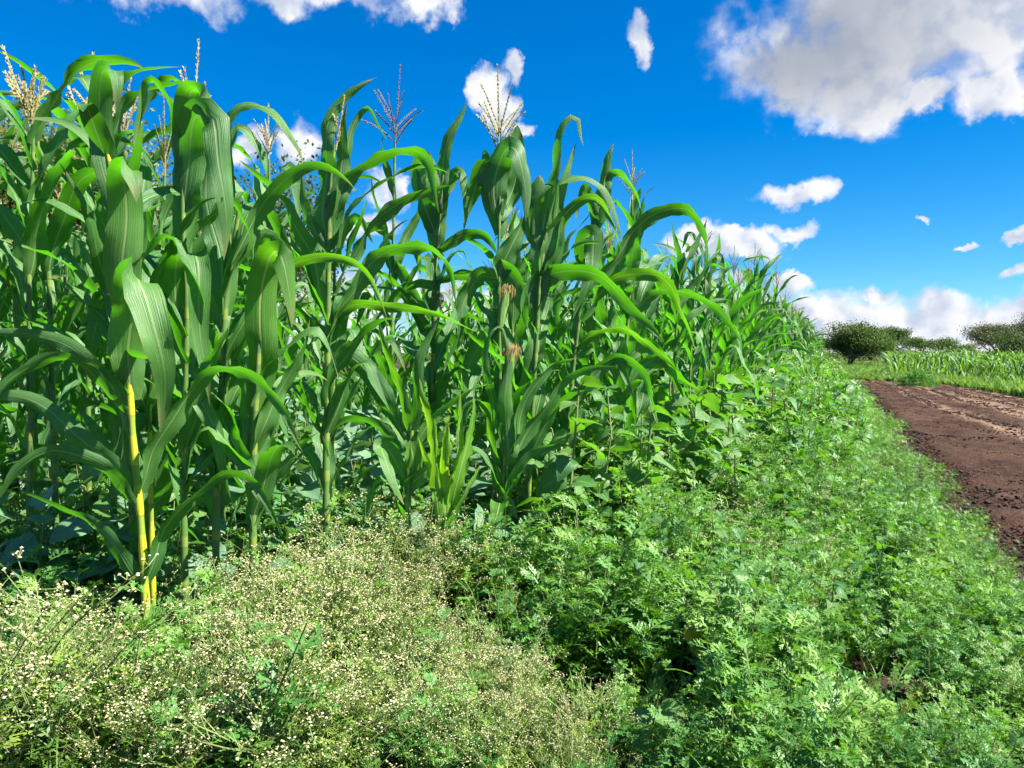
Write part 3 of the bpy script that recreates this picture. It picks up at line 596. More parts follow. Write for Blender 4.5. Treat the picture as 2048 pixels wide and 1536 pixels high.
def tassel_geo(rng, p0, H, nb=10, spread=0.7, lean=(0, 0), wt=1.0):
    b = MB()
    def spike(a, d, l, curve, r, n=12):
        C = np.array([a + d * l * t + np.array([0, 0, -curve * l * t * t]) for t in np.linspace(0, 1, n)])
        b.add(*tube(C, np.linspace(r, r * 0.4, n), 4)); T = nrm(np.gradient(C, axis=0)); m = int(l / 0.0085)
        for q in range(m):
            t = 0.12 + 0.88 * q / m; c = np.array([np.interp(t, np.linspace(0, 1, n), C[:, k]) for k in range(3)]); tt = T[min(n-1, int(t * n))]
            for s in range(2):
                a2 = q * 2.0 + s * 3.14 + rng.normal() * 0.4; sd = nrm(np.cross(tt, [math.cos(a2), math.sin(a2), 0.3])); dd = nrm(tt + sd * 0.55); ll = 0.0105 * wt * rng.uniform(0.8, 1.2); ww = 0.0027 * wt
                e = np.cross(dd, nrm(np.cross(dd, [0.2, 0.4, 0.9])))
                b.add([c + sd * r * 0.5, c + dd * ll * .5 + e * ww, c + dd * ll, c + dd * ll * .5 - e * ww], [[0, 1, 2, 3]])
    up = nrm(np.array([lean[0], lean[1], 1.0])); spike(p0, up, H, 0.0, 0.0040 * wt, 14)
    for k in range(nb):
        t = 0.06 + 0.32 * k / nb; an = k * 2.4 + rng.normal() * 0.3; s = spread * rng.uniform(0.6, 1.2)
        d = nrm(np.array([math.cos(an) * s, math.sin(an) * s, 1.0]) + up * 0.2); spike(p0 + up * H * t, d, H * rng.uniform(0.40, 0.62), rng.uniform(0.02, 0.30), 0.0022 * wt, 9)
    return b
def ear_geo(rng, l=0.20, r=0.026):
    b = MB(); n = 12; t = np.linspace(0, 1, n); R = r * np.sin(math.pi * (0.12 + 0.80 * t)) ** 0.7; C = np.stack([0*t, 0.01*np.sin(3*t), l*t], 1)
    b.add(*tube(C, R, 10)); s = MB()
    for k in range(70):
        an = rng.uniform(0, 6.3); q = rng.uniform(0.01, 0.045); P = [[0, 0, l*0.93], [math.cos(an)*q*0.5, math.sin(an)*q*0.5, l+rng.uniform(.015, .04)], [math.cos(an)*q, math.sin(an)*q, l+rng.uniform(-.01, .02)], [math.cos(an)*q*1.25, math.sin(an)*q*1.25, l-rng.uniform(.01, .06)]]
        s.add(*tube(spline(P, 6), 0.0009, 3))
    return b, s
def maize_form(seed, H, nl, tassel=True, mats=None, n=22, erect=0.0, lean=0.0):
    """returns meshes of one plant standing at the origin: [(part name, mesh, location, (sub-parts))]"""
    rng = np.random.default_rng(seed); ph = rng.uniform(0, 6.3); parts = []; lm = mats or M_leaf
    bend = rng.normal(size=2) * 0.05 + lean; P = [np.array([bend[0]*q*q, bend[1]*q*q, H*q]) for q in (0, .35, .7, 1)]
    nod = [0.10 + 0.84 * (k / (nl - 1)) ** 0.92 for k in range(nl)]
    b = MB(); b.add(*stalk_geo(P, 0.015, 0.006, nod)); parts.append(('stalk', b.data('stalk', M_stalk), None))
    for k, q in enumerate(nod):
        p = spline(P, 60)[int(q * 59)]; m = q
        length = (0.52 + 0.46 * math.sin(math.pi * min(1, 0.15 + 0.80 * m))) * rng.uniform(0.85, 1.15); w = 0.9 * (0.072 + 0.042 * math.sin(math.pi * (0.1 + 0.75 * m))) * rng.uniform(0.85, 1.15)
        if k >= nl - 2: length *= 0.72; w *= 0.85
        th0 = rng.uniform(0.20, 0.48) * (1.15 - 0.55 * m) ; th1 = rng.uniform(1.3, 2.6) * (1.12 - 0.50 * m - erect)
        kink = (rng.uniform(0.42, 0.75), rng.uniform(2.5, 3.05)) if rng.random() < 0.5 else None
        C, Wd = auto_leaf(rng, p, ph + math.pi * k + rng.normal() * 0.38, length, w, th0, th1, rng.uniform(1.2, 2.2), kink, rng.normal() * 0.8, n)
        b = MB(); b.add(*blade(C, Wd, w, rng, wave=rng.uniform(0.10, 0.26), blunt=rng.uniform(1.7, 2.8), jag=0.35 if rng.random() < 0.22 else 0.0)); parts.append(('leaf', b.data('leaf', lm), None))
    if tassel:
        b = tassel_geo(rng, P[-1], rng.uniform(0.28, 0.36), rng.integers(7, 12), rng.uniform(0.35, 0.9)); parts.append(('tassel', b.data('tassel', M_tassel if seed % 3 else M_tassel_p, smooth=False), None))
    return parts
def place_parts(parts, name, loc, rz, s, label, group, cat='maize', tiltx=0.0):
    root = empty(name, loc, rz); root.scale = (s, s, s); root.rotation_euler[0] = tiltx
    for nm, me, l in parts:
        o = bpy.data.objects.new(nm, me); COL.objects.link(o); o.parent = root
    return tag(root, label, cat, group)

# ------------------------------------------------------------------ maize: the front plants, one by one
HERO = []                          # ground spots of the front plants
class Plant:
    def __init__(s, label, depth, stalk, r=(0.015, 0.008), nodes=(), yellow=False, seed=1, base=None):
        s.d = depth; s.rng = np.random.default_rng(seed); pts = [at(px, py, depth) for px, py in stalk]
        p0 = pts[0]; p1 = pts[1] if len(pts) > 1 else p0; g = np.array([p0[0] + (p0[0] - p1[0]) * 0.15, depth, -0.02]) if base is None else np.array([*base, -0.02])
        s.base = g; HERO.append((g[0], g[1])); s.root = tag(empty('maize_plant', g), label, 'maize', 'maize plants along the front edge of the field')
        s.P = [g] + pts; b = MB(); ln = np.linalg.norm(np.diff(np.array(s.P), axis=0), axis=1).sum()
        b.add(*stalk_geo([p - g for p in s.P], r[0], r[1], nodes or [k / (ln / 0.17) for k in range(1, int(ln / 0.17))])); b.obj('stalk', M_stalk_y if yellow else M_stalk, s.root)
    def leaf(s, pts, w, roll=(40, 40), mat=None, cup=0.22, wave=0.12, blunt=2.4, n=28, base_cup=0.8, jag=0.0):
        """pts: (px, py[, metres away from the camera]) ; w: width in px ; roll: degrees from face-on, + shows the underside"""
        C = spline([at(p[0], p[1], s.d + (p[2] if len(p) > 2 else 0)) for p in pts], n)
        T = nrm(np.gradient(C, axis=0)); Vd = nrm(C - np.array([0, 0, EYE])); Wd = np.zeros((n, 3)); prev = None
        for i in range(n):
            c = np.cross(T[i], Vd[i]); k = np.linalg.norm(c); side = c / (k + 1e-9)
            if prev is None:
                if side[2] < 0 or (abs(side[2]) < 0.15 and side[0] < 0): side = -side
                cur = side
            else:
                if side @ prev < 0: side = -side
                pr = nrm(prev - T[i] * (prev @ T[i])); wt = min(1, max(0, (k - 0.25) / 0.5)); cur = nrm(pr * (1 - wt) + side * wt)
            prev = cur; a = math.radians(roll[0] + (roll[1] - roll[0]) * i / (n - 1)); to = np.cross(cur, T[i]); to = -to if to @ Vd[i] > 0 else to
            Wd[i] = cur * math.cos(a) + to * math.sin(a)
        b = MB(); b.add(*blade(C - s.base, Wd, (0.96 if roll[0] <= 20 else 0.78) * w * s.d / FPX, s.rng, base_cup, cup, wave * 1.25, blunt, jag)); return b.obj('leaf', mat or M_leaf, s.root)
    def fill(s, zs, length=0.75, w=0.09, mat=None):       # ordinary leaves turned away from or towards the viewer
        ph = s.rng.uniform(0, 6.3)
        for k, (z, a) in enumerate(zs):
            i = np.argmin([abs(p[2] - z) for p in s.P]); C0 = spline(s.P, 80); p = C0[np.argmin(abs(C0[:, 2] - z))]
            kink = (s.rng.uniform(0.4, 0.65), 2.8) if s.rng.random() < 0.4 else None
            C, Wd = auto_leaf(s.rng, p, math.radians(a), length * s.rng.uniform(0.8, 1.15), w, 0.3, s.rng.uniform(1.4, 2.4), 1.6, kink, s.rng.normal() * 0.5)
            b = MB(); b.add(*blade(C - s.base, Wd, w, s.rng, wave=0.15)); b.obj('leaf', mat or M_leaf, s.root)
    def tassel(s, px, py, ptop, nb=10, spread=0.7, purple=False, wt=1.0):
        a, c = at(px, py, s.d), at(*ptop, s.d); d = c - a; H = np.linalg.norm(d)
        b = tassel_geo(s.rng, a - s.base, H, nb, spread, (d[0] / d[2], d[1] / d[2]), wt); b.obj('tassel', M_tassel_p if purple else M_tassel, s.root, smooth=False)
    def ear(s, px, py, lean=(0.35, -0.3), l=0.19, r=0.024):
        h, k = ear_geo(s.rng, l, r); o = h.obj('ear', M_husk, s.root); o.location = Vector(at(px, py, s.d - 0.02) - s.base); o.rotation_euler = (-lean[1], lean[0], 0); k.obj('silk', M_silk, o)

# A: nearest plant, left
A = Plant('nearest maize plant with bright yellow stalk and broad folded blades at left', 2.6, [(296, 1290), (283, 1060), (264, 850), (252, 620), (232, 420), (212, 280)], (0.0135, 0.008), yellow=True, seed=1)
A.leaf([(262, 800), (262, 700, -.03), (262, 620, -.06), (258, 570, -.12), (278, 562, -.20), (303, 610, -.24), (318, 700, -.24), (324, 800, -.22), (323, 866, -.2)], 84, (10, -10), blunt=2.8, base_cup=0.5, wave=0.16)
A.leaf([(254, 640), (248, 520, -.02), (247, 420, -.06), (248, 345, -.12), (268, 340, -.18), (276, 372, -.2), (276, 405, -.2)], 74, (5, 0), base_cup=0.6, blunt=4, wave=.05)
A.leaf([(226, 430), (212, 330, 0), (205, 230, -.03), (203, 142, -.08), (222, 140, -.13), (230, 180, -.14), (231, 220, -.13)], 50, (5, 0), blunt=4, base_cup=.6, wave=.05)
A.leaf([(224, 420), (208, 340), (192, 270, -.04), (183, 222, -.08), (176, 205, -.14), (172, 225, -.18)], 56, (12, 20), blunt=4, wave=.06)
A.leaf([(264, 890), (228, 790), (150, 702), (70, 668), (0, 660), (-60, 680)], 50, (48, 20))
A.leaf([(258, 830), (225, 795, -.05), (160, 730, -.1), (108, 717, -.12), (55, 738, -.15), (0, 780, -.2), (-40, 830, -.2)], 46, (40, 50))
A.leaf([(272, 1010), (215, 925), (140, 850), (62, 806), (-10, 797), (-70, 820)], 60, (38, 20))
A.leaf([(276, 1020), (200, 936, -.1), (110, 897, -.15), (45, 930, -.2), (0, 992, -.2), (-30, 1050, -.2)], 44, (50, 45))
A.leaf([(290, 1190), (228, 1092), (150, 1030), (72, 988), (20, 985)], 50, (45, 55))
A.leaf([(280, 985), (318, 892), (372, 792), (432, 736), (505, 752), (562, 822), (612, 900)], 58, (48, 35))
A.leaf([(290, 1165), (332, 1062), (400, 982), (452, 946), (512, 962), (548, 1035), (558, 1075)], 50, (45, 40))
A.leaf([(256, 760), (232, 640, .05), (214, 520, .08), (222, 420, .1)], 52, (30, 40))
A.fill([(1.5, 80), (1.2, 150)], 0.6)
# A2: thin companion right behind
A2 = Plant('slender yellow-stalked maize plant close behind the nearest one', 2.8, [(306, 1180), (302, 1000), (300, 860), (306, 720), (312, 600)], (0.011, 0.006), yellow=True, seed=2)
A2.leaf([(302, 880), (290, 800), (282, 740), (300, 690)], 34, (20, 40), M_pale)
A2.leaf([(303, 850), (318, 770), (312, 690), (320, 650)], 36, (20, 50), M_pale)
A2.fill([(0.9, 60), (0.75, 200), (1.3, 130), (1.5, -20)], 0.55, .07)
# C
C_ = Plant('maize plant with a long shiny drooping blade beside the nearest plant', 2.85, [(368, 1040), (370, 900), (372, 740), (374, 600), (368, 500), (366, 380), (372, 290)], (0.014, 0.007), seed=3)
C_.leaf([(372, 745), (362, 660, .02), (356, 590, 0), (358, 512, -.06), (380, 502, -.14), (396, 560, -.17), (404, 650, -.17), (410, 750, -.16), (414, 812, -.15)], 66, (20, 0), blunt=2.2)
C_.leaf([(370, 505), (366, 400), (378, 300, -.03), (396, 236, -.08), (424, 238, -.14), (442, 310, -.17), (448, 400, -.17), (446, 520, -.17)], 66, (8, 15), blunt=3)
C_.leaf([(374, 420), (380, 300), (376, 190, -.04), (392, 176, -.1), (408, 200, -.13), (410, 260, -.13)], 60, (8, 0), blunt=4, wave=.06)
C_.leaf([(352, 330), (338, 230), (306, 162), (286, 172), (276, 230), (275, 310)], 44, (50, 55))
C_.leaf([(356, 300), (372, 240, .05), (345, 195, .1), (315, 180, .12)], 36, (55, 60))
C_.tassel(384, 300, (398, 78), 5, 0.55, wt=1.1)
C_.fill([(1.15, 200), (0.8, 330), (0.95, 150), (0.6, 30)], 0.7)
# B
B = Plant('maize plant with yellow joint and a long bright arching blade, left of centre', 2.95, [(432, 1095), (438, 900), (444, 760), (450, 620), (466, 500), (478, 420)], (0.016, 0.008), seed=4)
B.leaf([(450, 630), (470, 520), (520, 415), (580, 352), (636, 334), (690, 356), (714, 376)], 62, (28, 50), base_cup=.7, blunt=2.2)
B.leaf([(448, 625), (436, 520, .03), (420, 400, .05), (408, 300, .05), (402, 230, .05)], 56, (15, 30))
B.leaf([(448, 450, .1), (452, 300, .1), (466, 225, .1), (500, 207, .08), (550, 228, .05), (594, 290, .02), (603, 330, 0)], 46, (42, 45))
B.leaf([(436, 850), (410, 790, -.05), (395, 775, -.1), (420, 850, -.14), (445, 930, -.14), (470, 1000, -.12)], 50, (25, 20))
B.leaf([(440, 760), (480, 660), (520, 590), (560, 560)], 40, (35, 50))
B.leaf([(440, 800), (462, 880, -.1), (500, 960, -.15), (520, 1000, -.15)], 56, (20, 30))
B.fill([(1.25, 120), (1.0, 20), (0.75, 240), (1.5, 60)], 0.7)
# D
D = Plant('maize plant with a broad pale folded blade standing in the flowering weeds', 2.85, [(505, 1230), (506, 1050), (508, 880), (514, 760), (522, 640)], (0.015, 0.010), seed=5)
D.leaf([(510, 840), (516, 740), (524, 620, -.02), (540, 515, -.06), (560, 498, -.11), (574, 530, -.14), (579, 590, -.15), (577, 655, -.15)], 70, (5, 10), M_pale, blunt=3)
D.leaf([(508, 900), (545, 820), (585, 730), (612, 668), (622, 640)], 50, (40, 40))
D.leaf([(506, 1060), (525, 985), (570, 920), (612, 888), (640, 870)], 44, (45, 50))
D.leaf([(520, 720, .05), (560, 560, .02), (620, 512, 0), (680, 512, 0), (730, 545, 0), (760, 600, 0), (775, 640, 0)], 38, (50, 40), M_pale)
D.leaf([(506, 940), (490, 850, .05), (476, 760, .1), (470, 690, .1)], 44, (30, 45))
D.leaf([(507, 960), (520, 860, .02), (512, 740, .05), (500, 640, .06)], 46, (15, 20))
D.fill([(0.85, 70), (0.7, 200), (0.55, -40)], 0.6)
# H
H_ = Plant('tall maize plant with upright spear of blades bending right at its tip', 3.3, [(652, 935), (654, 800), (656, 640), (657, 520), (660, 400), (668, 290)], (0.0165, 0.008), seed=6)
H_.leaf([(658, 500), (648, 400), (650, 300), (666, 232), (690, 192), (722, 170), (752, 156)], 56, (12, 55), blunt=1.9)
H_.leaf([(664, 490), (672, 400), (682, 310), (690, 250), (700, 205)], 42, (20, 30))
H_.leaf([(668, 430), (700, 360), (762, 304), (815, 298), (848, 318), (866, 370), (880, 425)], 52, (38, 45))
H_.leaf([(690, 530), (716, 500), (748, 446), (800, 408), (868, 374), (900, 366)], 50, (35, 45), wave=.2)
H_.leaf([(668, 640), (702, 583), (746, 527), (806, 494), (862, 497), (902, 534), (914, 612)], 52, (45, 40), wave=.2)
H_.leaf([(652, 500), (625, 455), (612, 400), (606, 345)], 34, (45, 40))
H_.leaf([(654, 640), (622, 520, .05), (580, 420, .08), (550, 385, .08), (520, 360, .1), (480, 320, .1)], 66, (40, 45))
H_.leaf([(640, 700), (690, 625), (770, 607), (850, 622), (920, 648), (965, 668)], 36, (50, 55), M_pale)
H_.leaf([(664, 420), (690, 320, .05), (716, 240, .05), (736, 212, .05), (758, 240, .05), (775, 280, .05)], 26, (50, 55))
H_.fill([(1.2, 60), (1.0, 200), (0.8, 330), (0.6, 120), (0.95, -30)], 0.7)
H_.tassel(672, 300, (690, 190), 5, 0.3)
# E: short
E = Plant('short young maize plant with a long dark blade sweeping up to the left', 3.5, [(814, 1120), (817, 990), (820, 900), (824, 860)], (0.014, 0.011), seed=7)
E.leaf([(812, 880), (782, 822), (738, 750), (690, 702), (620, 645), (556, 602), (495, 582)], 58, (28, 30), blunt=2.0)
E.leaf([(808, 905), (768, 862), (705, 843), (645, 868), (596, 905)], 40, (50, 45))
E.leaf([(822, 875), (832, 780), (850, 700), (872, 640)], 40, (25, 30), base_cup=.5)
E.leaf([(818, 870), (800, 790), (776, 700), (752, 638)], 38, (30, 40), M_pale)
E.leaf([(822, 900), (866, 845), (910, 795), (945, 772), (985, 770)], 34, (40, 50))
E.leaf([(812, 990), (832, 960), (868, 925), (890, 900)], 46, (25, 40))
E.leaf([(812, 960), (780, 900), (760, 890), (790, 960, -.1), (808, 1010, -.12)], 50, (25, 25))
E.leaf([(820, 950), (826, 915, -.03), (824, 880, -.05)], 36, (15, 10), M_pale, blunt=6)
E.fill([(.55, 90), (.4, 200)], .5)
# F: yellow-green rosette
F_ = Plant('small yellowish green maize shoot with torn ragged blades', 3.45, [(886, 1090), (888, 1020)], (0.012, 0.010), nodes=(0.6,), seed=8)
for pts, w, r in (([(884, 1060), (872, 950), (856, 850), (842, 755)], 36, (20, 35)), ([(888, 1060), (890, 960), (894, 880), (890, 842)], 42, (10, 25)), ([(892, 1050), (908, 950), (918, 880), (924, 785)], 30, (25, 20)),
                  ([(894, 1050), (918, 960), (938, 870), (946, 788)], 36, (20, 35)), ([(882, 1070), (868, 980), (850, 900), (838, 870)], 34, (25, 45)), ([(892, 1060), (925, 1000), (945, 960), (960, 930)], 30, (30, 45))):
    F_.leaf(pts, w, r, M_shoot, jag=0.5, blunt=4)
# G
G = Plant('young maize plant with a spear-shaped closed blade beside the ragged shoot', 3.75, [(1004, 1040), (1008, 960), (1012, 900)], (0.014, 0.012), seed=9)
G.leaf([(1010, 990), (1014, 860, -.02), (1014, 740, -.03), (1004, 655)], 50, (5, 15), blunt=1.6, cup=.4)
G.leaf([(1020, 950), (1022, 850), (1020, 760), (1028, 690), (1034, 650)], 34, (40, 45))
G.leaf([(1002, 1000), (990, 910), (972, 840), (954, 812)], 36, (25, 40), M_pale)
G.leaf([(1016, 980), (1045, 890), (1090, 810), (1140, 760), (1190, 735), (1235, 730)], 52, (25, 45), blunt=2.0)
G.leaf([(1020, 960), (1040, 850), (1070, 770), (1112, 728), (1160, 715)], 40, (35, 50))
G.leaf([(1006, 900), (985, 800), (968, 720), (975, 672), (1000, 654), (1010, 680)], 30, (45, 50))
G.leaf([(1006, 1030), (1020, 960, -.06), (1060, 915, -.1), (1110, 890, -.1), (1150, 885, -.1)], 34, (45, 55))
G.leaf([(1000, 1020), (1000, 1010, -.1), (985, 1040, -.2), (970, 1080, -.2)], 40, (10, 20), M_pale)
G.ear(1012, 770, (0.2, 0.1), .17)
G.fill([(.6, 100), (.5, 190)], .5)
# I: behind
I_ = Plant('tall thin maize plant with purple star-shaped tassel against the sky', 4.9, [(784, 640), (786, 520), (788, 400), (790, 280)], (0.014, 0.006), seed=10)
I_.tassel(790, 300, (801, 130), 12, 1.0, purple=True, wt=1.3)
I_.leaf([(788, 560), (770, 480), (752, 400), (742, 350)], 26, (40, 40))
I_.leaf([(788, 540), (815, 470), (835, 420), (840, 380)], 30, (35, 45))
I_.leaf([(788, 400), (770, 320), (765, 280), (775, 262)], 24, (45, 45))
I_.leaf([(788, 520), (820, 570), (850, 620), (870, 650)], 34, (35, 45))
I_.leaf([(786, 480), (740, 455), (700, 450), (680, 470)], 30, (45, 45))
I_.fill([(1.1, 30), (1.3, 170), (1.6, 60), (0.9, 250)], 0.6)
# J
J = Plant('maize plant with a dark upright pointed blade and brown silk at mid height', 4.2, [(866, 780), (868, 640), (872, 520), (880, 420), (886, 350)], (0.014, 0.007), seed=11)
J.leaf([(880, 430), (884, 350), (898, 280), (916, 235), (930, 198)], 46, (25, 35), blunt=1.8)
J.leaf([(876, 520), (866, 460), (848, 380), (838, 335), (850, 315, -.06), (872, 360, -.1), (882, 420, -.1)], 52, (15, 20))
J.leaf([(884, 440), (892, 380), (908, 340), (924, 350, -.05), (926, 420, -.08)], 36, (30, 40))
J.leaf([(872, 560), (930, 545), (990, 550), (1050, 580)], 46, (48, 50))
J.leaf([(866, 570), (820, 580), (780, 600), (750, 640)], 44, (45, 45))
J.leaf([(872, 480), (850, 420), (835, 350), (832, 330)], 42, (20, 30))
J.leaf([(874, 500), (930, 470), (970, 470), (1000, 510)], 36, (45, 40))
J.ear(868, 660, (0.1, 0.2), .18)
J.fill([(1.2, 200), (1.0, 60), (.8, -40), (.9, 130), (1.4, 100)], .65)
# K
K = Plant('tall maize plant with brown upright tassel and silky ear right of centre', 4.0, [(1000, 830), (999, 700), (998, 600), (998, 480), (1000, 360)], (0.013, 0.006), seed=12)
K.tassel(1000, 330, (995, 128), 13, 0.75, wt=1.3)
K.leaf([(998, 470), (992, 400), (998, 330, -.03), (1014, 292, -.08), (1036, 300, -.13), (1047, 370, -.15), (1052, 445, -.15)], 56, (10, 10), blunt=2.4)
K.leaf([(998, 430), (985, 380), (972, 340), (962, 335), (950, 390, .05), (925, 460, .06)], 46, (20, 30))
K.leaf([(998, 560), (1020, 500), (1042, 450), (1056, 420)], 60, (25, 40), blunt=2)
K.leaf([(1000, 440), (1022, 380, .05), (1034, 320, .05), (1038, 250, .05)], 40, (20, 20), blunt=8)
K.leaf([(998, 520), (1030, 560), (1048, 620), (1052, 660)], 52, (30, 25))
K.leaf([(998, 560), (960, 550), (930, 600), (925, 660)], 54, (25, 25))
K.leaf([(997, 640), (960, 690), (935, 760), (930, 800)], 46, (25, 35))
K.leaf([(998, 420), (975, 350, .05), (965, 300, .05)], 34, (20, 20), blunt=8)
K.ear(1000, 655, (0.18, 0.15), .2, .027)
K.fill([(1.1, 190), (.9, 60), (.75, -40), (.6, 140), (1.3, 80)], .65)
# L
L_ = Plant('maize plant with broad insect-chewed upright blade and hooked tip', 4.0, [(1058, 960), (1066, 800), (1074, 660), (1080, 560), (1098, 420)], (0.014, 0.008), seed=13)
L_.leaf([(1072, 640), (1078, 560), (1090, 440), (1108, 330), (1124, 262), (1142, 236), (1158, 238), (1170, 292)], 56, (8, 45), blunt=1.6, jag=.25)
L_.leaf([(1086, 560), (1104, 470), (1120, 400), (1134, 340), (1150, 284)], 44, (15, 25), blunt=1.8)
L_.leaf([(1062, 470), (1064, 400), (1112, 358), (1180, 362), (1222, 405), (1245, 485)], 36, (45, 50))
L_.leaf([(1080, 520), (1100, 460), (1150, 412), (1192, 400), (1228, 440), (1240, 502)], 34, (45, 45), M_pale)
L_.leaf([(1044, 640), (1056, 584), (1102, 547), (1165, 544), (1222, 570), (1276, 628), (1322, 686)], 56, (42, 15), blunt=2.6)
L_.leaf([(1070, 640), (1062, 720), (1040, 800), (1010, 840)], 50, (35, 40))
L_.leaf([(1076, 500), (1068, 420), (1076, 350)], 40, (15, 25), blunt=8)
L_.leaf([(1078, 560), (1120, 500), (1126, 440), (1124, 425)], 40, (25, 30), M_pale)
L_.fill([(1.1, 60), (.8, 200), (.6, 320), (1.3, 140)], .65)
# M
Mp = Plant('maize plant with a long blade arching far right against the blue sky', 4.35, [(1128, 950), (1140, 800), (1152, 690), (1166, 580), (1186, 470), (1200, 400)], (0.015, 0.008), seed=14)
Mp.leaf([(1186, 480), (1194, 430), (1208, 370), (1218, 325), (1229, 288)], 46, (20, 30), blunt=1.7)
Mp.leaf([(1206, 380), (1222, 346), (1242, 344), (1266, 372), (1279, 424)], 24, (45, 45))
Mp.leaf([(1170, 580), (1230, 515), (1268, 465), (1310, 428), (1372, 417), (1404, 450), (1412, 515), (1406, 565)], 46, (35, 50))
Mp.leaf([(1160, 640), (1200, 590), (1240, 555), (1305, 546), (1342, 575), (1368, 640), (1394, 700)], 40, (45, 40), M_pale)
Mp.leaf([(1150, 700), (1190, 668), (1240, 656), (1290, 680), (1330, 720), (1352, 745)], 36, (45, 40), M_pale)
Mp.leaf([(1142, 800), (1190, 735), (1240, 712), (1285, 750), (1312, 810), (1316, 850)], 34, (50, 50))
Mp.leaf([(1170, 560), (1168, 480, -.03), (1190, 470, -.1), (1176, 560, -.14), (1150, 640, -.14)], 46, (20, 25))
Mp.leaf([(1134, 880), (1160, 800), (1200, 740), (1240, 720), (1262, 740)], 52, (25, 40))
Mp.leaf([(1136, 860), (1122, 800), (1128, 740), (1150, 700)], 44, (25, 40), M_pale)
Mp.leaf([(1190, 470), (1180, 400), (1170, 370), (1160, 400), (1150, 440)], 30, (40, 40))
Mp.fill([(1.2, 70), (.9, 170), (.7, -30), (.5, 100)], .65)
# O, Q: the next plants along the edge
O_ = Plant('maize plant whose dark blade droops low towards the broad-leaved weeds', 4.7, [(1236, 880), (1244, 780), (1254, 660), (1262, 560)], (0.013, 0.008), seed=15)
O_.leaf([(1262, 570), (1264, 500), (1272, 440), (1280, 420)], 40, (20, 30), blunt=1.8)
O_.leaf([(1256, 640), (1300, 590), (1370, 585), (1420, 605), (1460, 645), (1482, 690)], 40, (45, 45))
O_.leaf([(1250, 720), (1290, 690), (1330, 720), (1360, 760), (1402, 780)], 42, (40, 35))
O_.leaf([(1244, 800), (1280, 740), (1330, 720), (1360, 770), (1376, 830)], 40, (40, 45))
O_.leaf([(1240, 820), (1228, 740), (1200, 700), (1170, 690)], 42, (35, 45))
O_.leaf([(1260, 600), (1240, 530), (1234, 480)], 36, (20, 30), blunt=3)
O_.fill([(1.4, 60), (1.1, 170), (.8, -30), (.6, 100), (1.0, 250)], .65)
Q = Plant('maize plant with one narrow upright blade standing above its neighbours', 5.6, [(1345, 800), (1350, 700), (1356, 600), (1360, 540)], (0.012, 0.007), seed=16)
Q.leaf([(1362, 600), (1358, 530), (1350, 480), (1344, 440)], 20, (20, 30), blunt=2)
Q.leaf([(1360, 560), (1375, 520), (1395, 480), (1412, 440)], 26, (35, 50), blunt=2)
Q.leaf([(1356, 620), (1320, 580), (1300, 560), (1280, 590)], 28, (40, 40))
Q.leaf([(1356, 620), (1390, 560), (1420, 530), (1450, 540)], 28, (40, 40))
Q.fill([(1.7, 60), (1.4, 200), (1.1, -30), (.8, 100), (1.2, 0), (.6, 250)], .65)

for p_, zs in ((A, (1.35, 1.05)), (B, (1.4, 1.1, .85, .65)), (C_, (1.5, 1.25, .9, .7)), (D, (1.0, .75, .55)), (H_, (1.55, 1.3, 1.1, .75)), (J, (1.5, 1.2, .9)), (K, (1.5, 1.2, .9, .7)), (L_, (1.4, 1.0, .7)), (Mp, (1.4, 1.0, .7)), (I_, (1.4, 1.0))):
    p_.fill([(z, (15, 160, 75, 195)[k % 4] + p_.rng.uniform(-20, 20)) for k, z in enumerate(zs)], 0.66, 0.082)
# left margin
for lab, d, st, tip, sd in (('maize plant with large straw-coloured tassel at the left edge of the picture', 3.3, [(60, 1000), (62, 800), (58, 560), (66, 330), (66, 250)], (5, 92), 31),
                            ('maize plant with forked pale tassel just right of the leftmost one', 3.5, [(110, 980), (104, 760), (96, 520), (80, 330), (72, 250)], (42, 128), 32),
                            ('maize plant whose small tassel peeks out left of the tallest folded blade', 3.9, [(176, 900), (178, 700), (180, 450), (174, 260)], (132, 160), 33),
                            ('maize plant whose tassel tip rises just above the tallest folded blade', 3.7, [(226, 900), (224, 700), (216, 450), (204, 280)], (187, 105), 34),
                            ('maize plant with splayed tassel between two folded blades at left', 4.1, [(270, 900), (262, 700), (250, 450), (240, 300)], (262, 150), 35)):
    p = Plant(lab, d, st, (0.015, 0.007), seed=sd); top = st[-1]
    p.tassel(top[0], top[1] + 15, tip, 10, 0.45, wt=1.5)
    zt = p.P[-1][2]; p.fill([(zt * q, a) for q, a in ((.42, 200), (.52, 20), (.62, 160), (.70, 330), (.78, 190), (.85, 40), (.91, 215), (.96, 10))], 0.78, 0.105)
